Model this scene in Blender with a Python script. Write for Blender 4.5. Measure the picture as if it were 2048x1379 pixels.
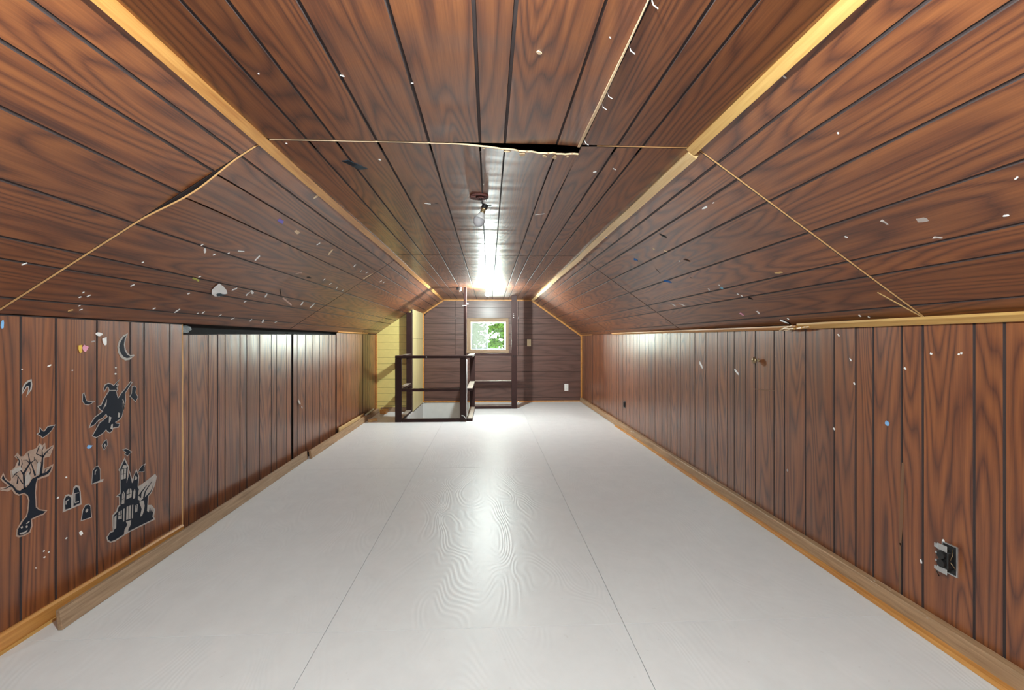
import bpy, bmesh, math, random
from mathutils import Vector, Matrix

for o in list(bpy.data.objects):
    bpy.data.objects.remove(o, do_unlink=True)
scene = bpy.context.scene
COL = scene.collection

# ------------------------------------------------------------------ camera
cam_data = bpy.data.cameras.new('camera')
cam_data.sensor_fit = 'HORIZONTAL'
cam_data.sensor_width = 36.0
cam_data.lens = 36.0 * 943.0 / 2048.0
cam_data.shift_y = -9.5 / 2048.0
cam_data.clip_start = 0.02
cam = bpy.data.objects.new('camera', cam_data)
COL.objects.link(cam)
cam.location = (0.0, 0.0, 1.177)
cam.rotation_euler = (math.radians(90), 0.0, math.radians(-2.8))
scene.camera = cam

# ------------------------------------------------------------------ sky and daylight
world = bpy.data.worlds.new('world')
scene.world = world
world.use_nodes = True
bg = world.node_tree.nodes['Background']
bg.inputs['Color'].default_value = (0.90, 1.0, 0.92, 1)
bg.inputs['Strength'].default_value = 78.0
NEAR_LAMP_Y = 0.45
BULB_STRENGTH = 4100.0
NEAR_BULB_STRENGTH = 3500.0
vs = scene.view_settings
vs.view_transform = 'Standard'
vs.look = 'None'
vs.gamma = 1.0
vs.use_curve_mapping = False
vs.exposure = 0.0

# ------------------------------------------------------------------ materials
class NT:
    def __init__(self, name):
        self.m = bpy.data.materials.new(name)
        self.m.use_nodes = True
        self.t = self.m.node_tree
        self.b = self.t.nodes['Principled BSDF']
        self.out = self.t.nodes['Material Output']
    def n(self, typ, **kw):
        nd = self.t.nodes.new(typ)
        for k, v in kw.items():
            setattr(nd, k, v)
        return nd
    def l(self, a, b):
        self.t.links.new(a, b)
    def math(self, op, a, b=None, c=None):
        nd = self.n('ShaderNodeMath', operation=op)
        for i, x in enumerate((a, b, c)):
            if x is None:
                continue
            if isinstance(x, (int, float)):
                nd.inputs[i].default_value = x
            else:
                self.l(x, nd.inputs[i])
        return nd.outputs[0]
    def vscale(self, vec, s, off=None):
        nd = self.n('ShaderNodeVectorMath', operation='MULTIPLY_ADD')
        self.l(vec, nd.inputs[0])
        nd.inputs[1].default_value = s
        if off is None:
            nd.inputs[2].default_value = (0, 0, 0)
        elif isinstance(off, tuple):
            nd.inputs[2].default_value = off
        else:
            self.l(off, nd.inputs[2])
        return nd.outputs[0]
    def noise(self, vec, scale=1.0, detail=2.0, rough=0.5, dist=0.0):
        nd = self.n('ShaderNodeTexNoise')
        self.l(vec, nd.inputs['Vector'])
        nd.inputs['Scale'].default_value = scale
        nd.inputs['Detail'].default_value = detail
        nd.inputs['Roughness'].default_value = rough
        nd.inputs['Distortion'].default_value = dist
        return nd.outputs['Fac']
    def ramp(self, fac, stops):
        nd = self.n('ShaderNodeValToRGB')
        els = nd.color_ramp.elements
        while len(els) < len(stops):
            els.new(0.5)
        for e, (p, c) in zip(els, stops):
            e.position = p
            e.color = (c[0], c[1], c[2], 1)
        self.l(fac, nd.inputs['Fac'])
        return nd.outputs['Color']
    def mix(self, fac, a, b, mode='MIX'):
        nd = self.n('ShaderNodeMix', data_type='RGBA', blend_type=mode)
        for sock, x in ((nd.inputs[0], fac), (nd.inputs[6], a), (nd.inputs[7], b)):
            if isinstance(x, (int, float)):
                sock.default_value = x
            elif isinstance(x, tuple):
                sock.default_value = (x[0], x[1], x[2], 1)
            else:
                self.l(x, sock)
        return nd.outputs[2]
    def bump(self, h, dist, normal=None, strength=1.0):
        nd = self.n('ShaderNodeBump')
        nd.inputs['Distance'].default_value = dist
        nd.inputs['Strength'].default_value = strength
        self.l(h, nd.inputs['Height'])
        if normal is not None:
            self.l(normal, nd.inputs['Normal'])
        return nd.outputs['Normal']

def objvec(k):
    tc = k.n('ShaderNodeTexCoord')
    oi = k.n('ShaderNodeObjectInfo')
    cx = k.n('ShaderNodeCombineXYZ')
    k.l(k.math('MULTIPLY', oi.outputs['Random'], 41.0), cx.inputs[0])
    k.l(k.math('MULTIPLY', oi.outputs['Random'], 97.0), cx.inputs[1])
    k.l(k.math('MULTIPLY', oi.outputs['Random'], 13.0), cx.inputs[2])
    return tc.outputs['Object'], cx.outputs[0], oi.outputs['Random']

def m_panel(name, dark, mid, light, rough=0.3, K=9.0, warp=0.0009, var=0.22, spec=0.5, coat=0.9):
    """printed walnut panelling: grain runs along local Y"""
    k = NT(name)
    ob, off, rnd = objvec(k)
    p1 = k.vscale(ob, (5.0, 0.50, 1.0), off)
    n1 = k.noise(p1, 1.0, 1.6, 0.42, 0.15)
    ph = k.math('MULTIPLY', n1, K * 6.2832)
    s = k.math('SINE', ph)
    band = k.math('POWER', k.math('MULTIPLY_ADD', s, 0.5, 0.5), 0.45)
    p3 = k.vscale(ob, (38.0, 1.3, 1.0), off)
    n3 = k.noise(p3, 1.0, 3.0, 0.55)
    p2 = k.vscale(ob, (260.0, 7.0, 1.0), off)
    n2 = k.noise(p2, 1.0, 2.0, 0.6)
    f = k.math('ADD', k.math('MULTIPLY', band, 0.48), k.math('MULTIPLY', n3, 0.72))
    f = k.math('SUBTRACT', f, 0.12)
    f = k.math('ADD', f, k.math('MULTIPLY', k.math('SUBTRACT', n2, 0.5), 0.55))
    colr = k.ramp(f, [(0.12, dark), (0.45, mid), (0.85, light)])
    v = k.math('MULTIPLY_ADD', rnd, var, 1.0 - var / 2)
    hv = k.n('ShaderNodeHueSaturation')
    k.l(colr, hv.inputs['Color'])
    k.l(v, hv.inputs['Value'])
    k.l(hv.outputs['Color'], k.b.inputs['Base Color'])
    geo = k.n('ShaderNodeNewGeometry')
    pw = k.vscale(geo.outputs['Position'], (1.3, 6.5, 1.3))
    nw = k.noise(pw, 1.0, 1.0, 0.4)
    nb = k.bump(nw, warp * 6)
    nf = k.bump(n2, 0.00012, nb, 0.6)
    k.l(nf, k.b.inputs['Normal'])
    r = k.math('MULTIPLY_ADD', n3, 0.12, rough - 0.06)
    k.l(r, k.b.inputs['Roughness'])
    k.b.inputs['Specular IOR Level'].default_value = spec
    k.b.inputs['Coat Weight'].default_value = coat
    k.b.inputs['Coat Roughness'].default_value = 0.27
    k.b.inputs['Coat IOR'].default_value = 1.5
    k.l(nb, k.b.inputs['Coat Normal'])
    return k.m

def m_wood(name, dark, light, rough=0.5, sx=60.0, sy=2.5, paint=None):
    """plain lumber, grain along local Y"""
    k = NT(name)
    ob, off, rnd = objvec(k)
    n1 = k.noise(k.vscale(ob, (sx, sy, sx), off), 1.0, 3.0, 0.6, 0.4)
    n2 = k.noise(k.vscale(ob, (sx * 4, sy * 3, sx * 4), off), 1.0, 2.0, 0.6)
    f = k.math('ADD', k.math('MULTIPLY', n1, 0.8), k.math('MULTIPLY', n2, 0.3))
    colr = k.ramp(f, [(0.35, dark), (0.72, light)])
    if paint is not None:
        n4 = k.noise(k.vscale(ob, (14, 3, 14), off), 1.0, 4.0, 0.7)
        colr = k.mix(k.ramp(n4, [(0.655, (0, 0, 0)), (0.68, (1, 1, 1))]), colr, paint)
    k.l(colr, k.b.inputs['Base Color'])
    k.l(k.bump(n2, 0.0006), k.b.inputs['Normal'])
    k.b.inputs['Roughness'].default_value = rough
    return k.m

def m_plain(name, col, rough=0.6, metal=0.0, spec=0.5, var=0.08, scale=9.0, bump=0.0003):
    k = NT(name)
    tc = k.n('ShaderNodeTexCoord')
    n = k.noise(tc.outputs['Object'], scale, 3.0, 0.6)
    a = tuple(c * (1 - var) for c in col)
    b = tuple(min(1, c * (1 + var)) for c in col)
    k.l(k.ramp(n, [(0.3, a), (0.7, b)]), k.b.inputs['Base Color'])
    if bump:
        k.l(k.bump(n, bump * 4), k.b.inputs['Normal'])
    k.b.inputs['Roughness'].default_value = rough
    k.b.inputs['Metallic'].default_value = metal
    k.b.inputs['Specular IOR Level'].default_value = spec
    return k.m

def m_floor(name):
    k = NT(name)
    ob, off, rnd = objvec(k)
    n1 = k.noise(k.vscale(ob, (2.6, 1.0, 1.0), off), 1.0, 1.5, 0.4, 0.6)
    s = k.math('SINE', k.math('MULTIPLY', n1, 190.0))
    n2 = k.noise(k.vscale(ob, (9, 7, 1), off), 1.0, 4.0, 0.65)
    n3 = k.noise(k.vscale(ob, (38, 30, 1), off), 1.0, 2.0, 0.6)
    dirt = k.ramp(n3, [(0.70, (0, 0, 0)), (0.82, (1, 1, 1))])
    c = k.ramp(n2, [(0.25, (0.745, 0.765, 0.80)), (0.75, (0.80, 0.82, 0.855))])
    c = k.mix(k.math('MULTIPLY', dirt, 0.25), c, (0.42, 0.41, 0.40))
    k.l(c, k.b.inputs['Base Color'])
    h = k.math('ADD', k.math('MULTIPLY', s, 0.5), n2)
    k.l(k.bump(h, 0.00035), k.b.inputs['Normal'])
    k.b.inputs['Roughness'].default_value = 0.40
    k.b.inputs['Specular IOR Level'].default_value = 0.25
    return k.m

def m_emit(name, col, strength):
    k = NT(name)
    tc = k.n('ShaderNodeTexCoord')
    k.b.inputs['Base Color'].default_value = (0.9, 0.9, 0.9, 1)
    k.b.inputs['Emission Color'].default_value = (*col, 1)
    k.b.inputs['Emission Strength'].default_value = strength
    return k.m

def m_glass(name, tint, milky=0.0, c0=(0.050, 0.052, 0.046), c1=(0.058, 0.059, 0.054)):
    k = NT(name)
    tr = k.n('ShaderNodeBsdfTransparent')
    tr.inputs['Color'].default_value = (*tint, 1)
    gl = k.n('ShaderNodeBsdfGlossy')
    gl.inputs['Roughness'].default_value = 0.0
    fr = k.n('ShaderNodeFresnel')
    fr.inputs['IOR'].default_value = 1.45
    mx = k.n('ShaderNodeMixShader')
    k.l(fr.outputs[0], mx.inputs[0])
    k.l(tr.outputs[0], mx.inputs[1])
    k.l(gl.outputs[0], mx.inputs[2])
    last = mx.outputs[0]
    if milky > 0:
        tc = k.n('ShaderNodeTexCoord')
        nz = k.noise(tc.outputs['Object'], 14.0, 2.0)
        tl = k.n('ShaderNodeBsdfTranslucent')
        k.l(k.ramp(nz, [(0.3, c0), (0.7, c1)]), tl.inputs['Color'])
        m2 = k.n('ShaderNodeMixShader')
        m2.inputs[0].default_value = milky
        k.l(last, m2.inputs[1])
        k.l(tl.outputs[0], m2.inputs[2])
        last = m2.outputs[0]
    k.l(last, k.out.inputs['Surface'])
    return k.m

M = {}
M['panel'] = m_panel('walnut_panel', (0.060, 0.0130, 0.0040), (0.148, 0.0385, 0.0100), (0.258, 0.0800, 0.0200), rough=0.55, K=20.0)
M['panel_far'] = m_panel('walnut_panel_far', (0.072, 0.032, 0.026), (0.104, 0.048, 0.038), (0.140, 0.067, 0.053), rough=0.5, var=0.1, spec=0.5, coat=0.3)
M['groove'] = m_plain('groove_dark', (0.056, 0.040, 0.040), 0.7, spec=0.15)
M['void'] = m_plain('attic_void', (0.012, 0.011, 0.012), 0.9)
M['yellow'] = m_plain('yellow_paint', (0.80, 0.66, 0.24), 0.5, var=0.05)
M['yellow_pale'] = m_wood('pale_yellow_board', (0.76, 0.62, 0.28), (0.86, 0.75, 0.42), 0.5, 14, 1.0)
M['orange'] = m_wood('orange_pine', (0.42, 0.16, 0.035), (0.66, 0.33, 0.095), 0.4, 50, 2)
M['golden'] = m_wood('golden_pine', (0.47, 0.24, 0.065), (0.66, 0.40, 0.135), 0.4, 40, 2)
M['palepine'] = m_wood('pale_pine', (0.62, 0.38, 0.165), (0.82, 0.58, 0.30), 0.5, 50, 2)
M['oak'] = m_wood('worn_oak', (0.27, 0.155, 0.080), (0.48, 0.31, 0.18), 0.6, 70, 3, paint=(0.66, 0.63, 0.58))
M['oak_plain'] = m_wood('grey_oak', (0.25, 0.155, 0.090), (0.44, 0.30, 0.19), 0.6, 70, 3)
M['raw'] = m_plain('raw_edge', (0.66, 0.36, 0.15), 0.8)
M['torn'] = m_plain('torn_fibre', (0.72, 0.52, 0.33), 0.9)
M['rail'] = m_plain('dark_brown_paint', (0.036, 0.016, 0.015), 0.5, var=0.15, spec=0.2)
M['rail_top'] = m_plain('worn_rail', (0.42, 0.36, 0.31), 0.55, var=0.2)
M['floor'] = m_floor('white_floor_paint')
M['shaft'] = m_plain('white_stairwell', (0.72, 0.72, 0.72), 0.7, var=0.03)
M['roofdeck'] = m_plain('roof_deck', (0.03, 0.025, 0.02), 0.9)
M['alu'] = m_plain('window_metal', (0.38, 0.42, 0.46), 0.35, 0.6)
M['glass'] = m_glass('clear_glass', (0.97, 1.0, 0.98))
M['milk'] = m_glass('milky_glass', (0.9, 1.0, 0.93), 0.85)
M['dimmed'] = m_glass('dimmed_glass', (0.0, 0.0, 0.0), 1.0, (0.13, 0.137, 0.143), (0.155, 0.163, 0.17))  # no curtain; glass colour darkened to dim this window's reflection in the far pane
M['almond'] = m_plain('almond_plastic', (0.74, 0.66, 0.45), 0.4, var=0.03, bump=0)
M['whiteplastic'] = m_plain('white_plastic', (0.85, 0.85, 0.84), 0.4, var=0.03, bump=0)
M['blackplastic'] = m_plain('black_plastic', (0.012, 0.012, 0.013), 0.35)
M['steel'] = m_plain('galvanised_steel', (0.55, 0.56, 0.57), 0.4, 0.7)
M['brass'] = m_plain('aged_brass', (0.35, 0.26, 0.15), 0.35, 0.8)
M['redbrown'] = m_plain('rusty_red', (0.11, 0.035, 0.030), 0.8, var=0.4, scale=60)
M['bulboff'] = m_plain('frosted_bulb', (0.42, 0.40, 0.43), 0.4, var=0.02, bump=0, spec=0.25)
M['bulbneck'] = m_plain('bulb_neck', (0.62, 0.60, 0.62), 0.5, var=0.02, bump=0, spec=0.25)
M['bulbon'] = m_emit('lit_bulb', (0.88, 1.0, 0.965), BULB_STRENGTH)
M['bulbnear'] = m_emit('lit_bulb_near', (0.88, 1.0, 0.965), NEAR_BULB_STRENGTH)
M['navy'] = m_plain('navy_print', (0.014, 0.018, 0.029), 0.5, var=0.1, bump=0, spec=0.12)
M['stickerpale'] = m_plain('sticker_backing', (0.40, 0.36, 0.34), 0.4, var=0.12, scale=30, bump=0, spec=0.3)
M['stickertree'] = m_plain('sticker_tree_backing', (0.36, 0.25, 0.20), 0.4, var=0.25, scale=30, bump=0)
M['leaf'] = m_plain('leaf_green', (0.0066, 0.0120, 0.0025), 0.5, var=0.45, scale=7.0)
M['leaf'].node_tree.nodes['Principled BSDF'].inputs['Specular IOR Level'].default_value = 0.0
M['bark'] = m_plain('bark', (0.008, 0.006, 0.004), 0.9, var=0.4, spec=0.0)
M['insul'] = m_plain('insulation', (0.30, 0.34, 0.36), 0.9, var=0.5, scale=50)
for nm, c in dict(white=(0.90, 0.89, 0.90), beige=(0.72, 0.53, 0.36), tan=(0.62, 0.40, 0.18), black=(0.008, 0.008, 0.009),
                  purple=(0.20, 0.16, 0.50), olive=(0.45, 0.42, 0.10), pinkish=(0.55, 0.36, 0.30), darkbrown=(0.035, 0.015, 0.010),
                  grey=(0.10, 0.10, 0.11), blue=(0.03, 0.14, 0.42), cyan=(0.25, 0.48, 0.62), pink=(0.78, 0.36, 0.50),
                  greyish=(0.42, 0.36, 0.34), lightblue=(0.22, 0.46, 0.80), yellow=(0.80, 0.52, 0.10), scar=(0.20, 0.105, 0.062), stain=(0.050, 0.015, 0.006),
                  duct=(0.045, 0.065, 0.085), duct2=(0.012, 0.018, 0.03)).items():
    M['s_' + nm] = m_plain('scrap_' + nm, c, 0.6, var=0.06, bump=0, spec=0.15)

# ------------------------------------------------------------------ builders
def tag(o, label=None, cat=None, group=None, kind=None):
    if label: o['label'] = label
    if cat: o['category'] = cat
    if group: o['group'] = group
    if kind: o['kind'] = kind
    return o

def wloc(o):
    v = Vector(o.location)
    while o.parent:
        o = o.parent
        v = v + Vector(o.location)
    return v

def mesh_obj(name, verts, faces, mat, parent=None, smooth=False, origin=None):
    """one mesh object from world coordinates; its origin sits at the base of the shape"""
    xs = [v[0] for v in verts]; ys = [v[1] for v in verts]; zs = [v[2] for v in verts]
    if origin is None:
        origin = ((min(xs) + max(xs)) / 2, (min(ys) + max(ys)) / 2, min(zs))
    og = Vector(origin)
    me = bpy.data.meshes.new(name)
    me.from_pydata([tuple(Vector(v) - og) for v in verts], [], faces)
    mats = mat if isinstance(mat, (list, tuple)) else [mat]
    for m in mats:
        me.materials.append(m)
    if smooth:
        for p in me.polygons:
            p.use_smooth = True
    me.update()
    bm = bmesh.new(); bm.from_mesh(me)
    bmesh.ops.recalc_face_normals(bm, faces=bm.faces)
    bm.to_mesh(me); bm.free()
    o = bpy.data.objects.new(name, me)
    COL.objects.link(o)
    if parent is not None:
        o.parent = parent
        o.location = og - wloc(parent)
    else:
        o.location = og
    return o

def empty(name, loc, label, cat, group=None, kind=None):
    o = bpy.data.objects.new(name, None)
    o.empty_display_size = 0.05
    o.location = loc
    COL.objects.link(o)
    return tag(o, label, cat, group, kind)

def box_vf(lo, hi):
    x0, y0, z0 = lo; x1, y1, z1 = hi
    v = [(x0, y0, z0), (x1, y0, z0), (x1, y1, z0), (x0, y1, z0), (x0, y0, z1), (x1, y0, z1), (x1, y1, z1), (x0, y1, z1)]
    f = [(0, 3, 2, 1), (4, 5, 6, 7), (0, 1, 5, 4), (1, 2, 6, 5), (2, 3, 7, 6), (3, 0, 4, 7)]
    return v, f

def multi(parts):
    V, Fc = [], []
    for v, f in parts:
        n = len(V)
        V += v
        Fc += [tuple(i + n for i in q) for q in f]
    return V, Fc

def bevelled(lo, hi, b=0.003):
    v, f = box_vf(lo, hi)
    bm = bmesh.new()
    vs_ = [bm.verts.new(p) for p in v]
    for q in f:
        bm.faces.new([vs_[i] for i in q])
    bmesh.ops.bevel(bm, geom=list(bm.edges), offset=b, segments=1, affect='EDGES')
    bm.verts.index_update()
    V = [tuple(p.co) for p in bm.verts]
    Fc = [tuple(p.index for p in q.verts) for q in bm.faces]
    bm.free()
    return V, Fc

def box(name, lo, hi, mat, parent=None, b=0.003):
    v, f = bevelled(lo, hi, b) if b else box_vf(lo, hi)
    return mesh_obj(name, v, f, mat, parent)

def beam_y(name, lo, hi, mat, parent=None, b=0.003):
    """box whose wood grain (local Y) runs along world Y already"""
    return box(name, lo, hi, mat, parent, b)

def frame(o, a, b):
    a = Vector(a).normalized(); b = Vector(b).normalized()
    n = a.cross(b)
    R = Matrix((a, b, n)).transposed()
    return Vector(o), R

def wmat(o):
    m = o.matrix_basis.copy()
    if o.parent is not None:
        m = wmat(o.parent) @ o.matrix_parent_inverse @ m
    return m

def local_obj(name, verts, faces, mat, fr, at, parent=None):
    """mesh given in surface coordinates (across, along, out of the surface) with its origin at `at` on the surface"""
    O, R = fr
    me = bpy.data.meshes.new(name)
    me.from_pydata([(v[0] - at[0], v[1] - at[1], v[2] - at[2]) for v in verts], [], faces)
    for m in (mat if isinstance(mat, (list, tuple)) else [mat]):
        me.materials.append(m)
    bm = bmesh.new(); bm.from_mesh(me)
    bmesh.ops.recalc_face_normals(bm, faces=bm.faces)
    bm.to_mesh(me); bm.free()
    o = bpy.data.objects.new(name, me)
    COL.objects.link(o)
    w = O + R @ Vector(at)
    Mx = Matrix.Translation(w) @ R.to_4x4()
    if parent is not None:
        o.parent = parent
        o.matrix_parent_inverse = wmat(parent).inverted()
    o.matrix_basis = Mx
    return o

def inset_poly(pts, d):
    """move every corner of a polygon inwards by d (d<0 outwards)"""
    n = len(pts)
    ar = sum(pts[i][0] * pts[(i + 1) % n][1] - pts[(i + 1) % n][0] * pts[i][1] for i in range(n))
    sg = 1 if ar > 0 else -1
    out = []
    for i in range(n):
        p0 = Vector(pts[i - 1]); p1 = Vector(pts[i]); p2 = Vector(pts[(i + 1) % n])
        e1 = (p1 - p0); e2 = (p2 - p1)
        if e1.length < 1e-9 or e2.length < 1e-9:
            out.append(tuple(p1)); continue
        n1 = Vector((-e1.y, e1.x)).normalized() * sg
        n2 = Vector((-e2.y, e2.x)).normalized() * sg
        m = n1 + n2
        if m.length < 0.2:
            m = n1
        m.normalize()
        c = max(0.45, m.dot(n1))
        q = p1 + m * (d / c)
        out.append((q.x, q.y))
    return out

def slab_vf(pts, z0, z1, inset=0.0):
    n = len(pts)
    top = inset_poly(pts, inset) if inset else pts
    v = [(p[0], p[1], z0) for p in pts] + [(p[0], p[1], z1) for p in top]
    f = [tuple(range(n - 1, -1, -1)), tuple(range(n, 2 * n))]
    f += [(i, (i + 1) % n, n + (i + 1) % n, n + i) for i in range(n)]
    return v, f

GAP = 0.0036      # half of the groove between two planks
def plank(pts, fr, mat, parent, t0=0.002, t1=0.0052, name='plank', gap=GAP):
    v, f = slab_vf(inset_poly(pts, gap), t0, t1, 0.0018)
    xs = [p[0] for p in pts]; ys = [p[1] for p in pts]
    o = local_obj(name, v, f, [mat, M['yellow'] if mat is M['yellow'] else M['groove']], fr, (min(xs), min(ys), 0.0), parent)
    for p in o.data.polygons:
        if abs(p.normal.z) < 0.95:
            p.material_index = 1
    return o

def rect(a0, a1, b0, b1):
    return [(a0, b0), (a1, b0), (a1, b1), (a0, b1)]

def warped_plank(a0, a1, b0, b1, fr, mat, parent, dz, jag=None, nb=18, na=4, t0=0.002, t1=0.0052):
    """plank whose sheet has sagged: dz(a,b) is the drop out of the surface"""
    a0 += GAP; a1 -= GAP
    V = []; Fc = []
    for lay in (t0, t1):
        for j in range(nb + 1):
            tt = (j / nb) ** 2
            for i in range(na + 1):
                a = a0 + (a1 - a0) * i / na
                bs = b0 + (jag(a) if jag else 0.0)
                b = bs + (b1 - bs) * tt
                V.append((a, b, lay + dz(a, b)))
    W = na + 1; off = W * (nb + 1)
    for j in range(nb):
        for i in range(na):
            q = j * W + i
            Fc.append((q, q + W, q + W + 1, q + 1))
            Fc.append((off + q, off + q + 1, off + q + W + 1, off + q + W))
    for j in range(nb):
        for i in (0, na):
            q = j * W + i
            Fc.append((q, q + W, off + q + W, off + q))
    for i in range(na):
        for j in (0, nb):
            q = j * W + i
            Fc.append((q, q + 1, off + q + 1, off + q))
    return local_obj('plank', V, Fc, mat, fr, (a0, b0, 0.0), parent)

def tube_vf(path, r, seg=8):
    V = []; Fc = []
    P = [Vector(p) for p in path]
    n = len(P)
    up = Vector((0.13, 0.21, 0.97))
    for i, p in enumerate(P):
        d = (P[min(i + 1, n - 1)] - P[max(i - 1, 0)]).normalized()
        a = d.cross(up)
        if a.length < 1e-3:
            a = d.cross(Vector((1, 0, 0)))
        a.normalize(); b = d.cross(a)
        rr = r[i] if isinstance(r, (list, tuple)) else r
        for k in range(seg):
            t = 2 * math.pi * k / seg
            V.append(tuple(p + a * (rr * math.cos(t)) + b * (rr * math.sin(t))))
    for i in range(n - 1):
        for k in range(seg):
            q = i * seg + k; q2 = i * seg + (k + 1) % seg
            Fc.append((q, q2, q2 + seg, q + seg))
    Fc.append(tuple(range(seg - 1, -1, -1)))
    Fc.append(tuple(range((n - 1) * seg, n * seg)))
    return V, Fc

def lathe_vf(base, axis, prof, seg=20):
    """profile of (distance along axis, radius)"""
    ax = Vector(axis).normalized(); B = Vector(base)
    return tube_vf_frames([B + ax * h for h, _ in prof], [r for _, r in prof], ax, seg)

def tube_vf_frames(P, R, ax, seg):
    a = ax.cross(Vector((0, 1, 0)))
    if a.length < 1e-3:
        a = ax.cross(Vector((1, 0, 0)))
    a.normalize(); b = ax.cross(a)
    V = []; Fc = []
    for p, r in zip(P, R):
        for k in range(seg):
            t = 2 * math.pi * k / seg
            V.append(tuple(p + a * (r * math.cos(t)) + b * (r * math.sin(t))))
    for i in range(len(P) - 1):
        for k in range(seg):
            q = i * seg + k; q2 = i * seg + (k + 1) % seg
            Fc.append((q, q2, q2 + seg, q + seg))
    Fc.append(tuple(range(seg - 1, -1, -1)))
    Fc.append(tuple(range((len(P) - 1) * seg, len(P) * seg)))
    return V, Fc

# ------------------------------------------------------------------ room measurements (metres)
XL, XR = -1.86, 1.79
ZL, ZR, ZC = 1.28, 1.27, 1.955
CL, CR = -0.86, 0.82
Y0, Y1 = -1.45, 9.0
YS = 7.86                 # yellow wall beside the stairs
XS = -1.25                # side wall of the stairs
FR_SL = frame((XL, 0, ZL), (CL - XL, 0, ZC - ZL), (0, 1, 0))
FR_SR0 = frame((XR, 0, ZR), (CR - XR, 0, ZC - ZR), (0, 1, 0))
# flip so that the third axis always points into the room
FR_C = frame((0, 0, ZC), (-1, 0, 0), (0, 1, 0))
FR_WL = frame((XL, 0, 0), (0, 1, 0), (0, 0, 1))        # normal = +X
FR_WR = frame((XR, 0, 0), (0, -1, 0), (0, 0, 1))       # normal = -X
def into_room(fr, inside=Vector((0, 4, 0.9))):
    O, R = fr
    return (inside - O).dot(R.col[2]) > 0
LEN_L = math.hypot(CL - XL, ZC - ZL)
LEN_R = math.hypot(CR - XR, ZC - ZR)
# left slope: across axis mirrored so that the normal looks down into the room (across = -distance from the wall)
def slope_frame(x, z, cx):
    a = Vector((cx - x, 0, ZC - z)).normalized()
    fr = frame((x, 0, z), a, (0, 1, 0))
    if into_room(fr):
        return fr, 1
    return frame((x, 0, z), -a, (0, 1, 0)), -1
FR_SL, SGL = slope_frame(XL, ZL, CL)
FR_SR, SGR = slope_frame(XR, ZR, CR)

def band(fr, sg, s0, s1, b0, b1):
    a, b = sorted((sg * s0, sg * s1))
    return rect(a, b, b0, b1)

# ------------------------------------------------------------------ floor
floor = mesh_obj('floor', *multi([box_vf((-2.0, Y0, -0.16), (XS - 0.061, Y1 + 0.1, -0.02)), box_vf((-0.279, Y0, -0.16), (1.95, Y1 + 0.1, -0.02)),
                                  box_vf((XS - 0.061, Y0, -0.16), (-0.279, 6.849, -0.02))]), M['void'])
tag(floor, 'white painted plywood floor of the attic room', 'floor', kind='structure')
g = 0.0012
sheets = []
for x0, x1 in ((-1.83, -0.66), (-0.66, 0.56), (0.56, 1.765)):
    for y0, y1 in ((Y0 + 0.02, 1.935), (1.935, 4.375), (4.375, 6.815)):
        sheets.append((x0, x1, y0, y1))
sheets += [(-1.83, XS, 6.815, YS), (XS, -0.34, 6.815, 6.93), (-0.34, 0.56, 6.815, Y1), (0.56, 1.775, 6.815, Y1)]
for x0, x1, y0, y1 in sheets:
    v, f = bevelled((x0 + g, y0 + 0.0008, -0.02), (x1 - g, y1 - 0.0008, 0.0), 0.0005)
    mesh_obj('floor_sheet', v, f, M['floor'], floor)
v, f = multi([box_vf((XS - 0.06, 6.87, -1.7), (XS, Y1 + 0.1, -0.021)), box_vf((-0.34, 6.87, -1.7), (-0.28, Y1 + 0.1, -0.021)),
              box_vf((XS, Y1, -1.7), (-0.34, Y1 + 0.1, -0.0)), box_vf((XS, 6.85, -1.7), (-0.34, 6.91, -0.021)), box_vf((XS - 0.06, 6.85, -1.76), (-0.28, Y1 + 0.1, -1.7))])
tag(mesh_obj('wall_stairwell', v, f, M['shaft']), 'white painted walls of the stairwell below the railing', 'wall', kind='structure')

# ------------------------------------------------------------------ panelled side walls
wall_left = box('wall_left', (XL - 0.16, Y0, -0.02), (XL - 0.06, Y1 + 0.1, 1.42), M['void'], b=0)
tag(wall_left, 'left knee wall of dark walnut panelling', 'wall', kind='structure')
wall_right = box('wall_right', (XR + 0.03, Y0, -0.02), (XR + 0.13, Y1 + 0.1, 1.42), M['void'], b=0)
tag(wall_right, 'right knee wall of dark walnut panelling', 'wall', kind='structure')

def wall_sheet(wall, side, ys, z0, z1, setback=0.0, top=None):
    """one 4 ft sheet of panelling: dark backing plus its planks; ys are groove positions"""
    x = XL - setback if side == 'L' else XR + setback
    fr = frame((x, 0, 0), (0, 1, 0), (0, 0, 1)) if side == 'L' else frame((x, 0, 0), (0, -1, 0), (0, 0, 1))
    sg = 1 if side == 'L' else -1
    z1b = top if top else z1
    def pts(a, b):
        za = z1 + (z1b - z1) * (a - ys[0]) / (ys[-1] - ys[0])
        zb = z1 + (z1b - z1) * (b - ys[0]) / (ys[-1] - ys[0])
        P = [(sg * a, z0), (sg * b, z0), (sg * b, zb), (sg * a, za)]
        return P if sg > 0 else [P[1], P[0], P[3], P[2]]
    v, f = slab_vf(inset_poly(pts(ys[0] + 0.001, ys[-1] - 0.001), 0.0005), -0.002, 0.002)
    sh = local_obj('panel', v, f, M['groove'], fr, (sg * ys[0], z0, 0), wall)
    for a, b in zip(ys[:-1], ys[1:]):
        plank(pts(a, b), fr, M['panel'], sh)
    return sh

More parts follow.
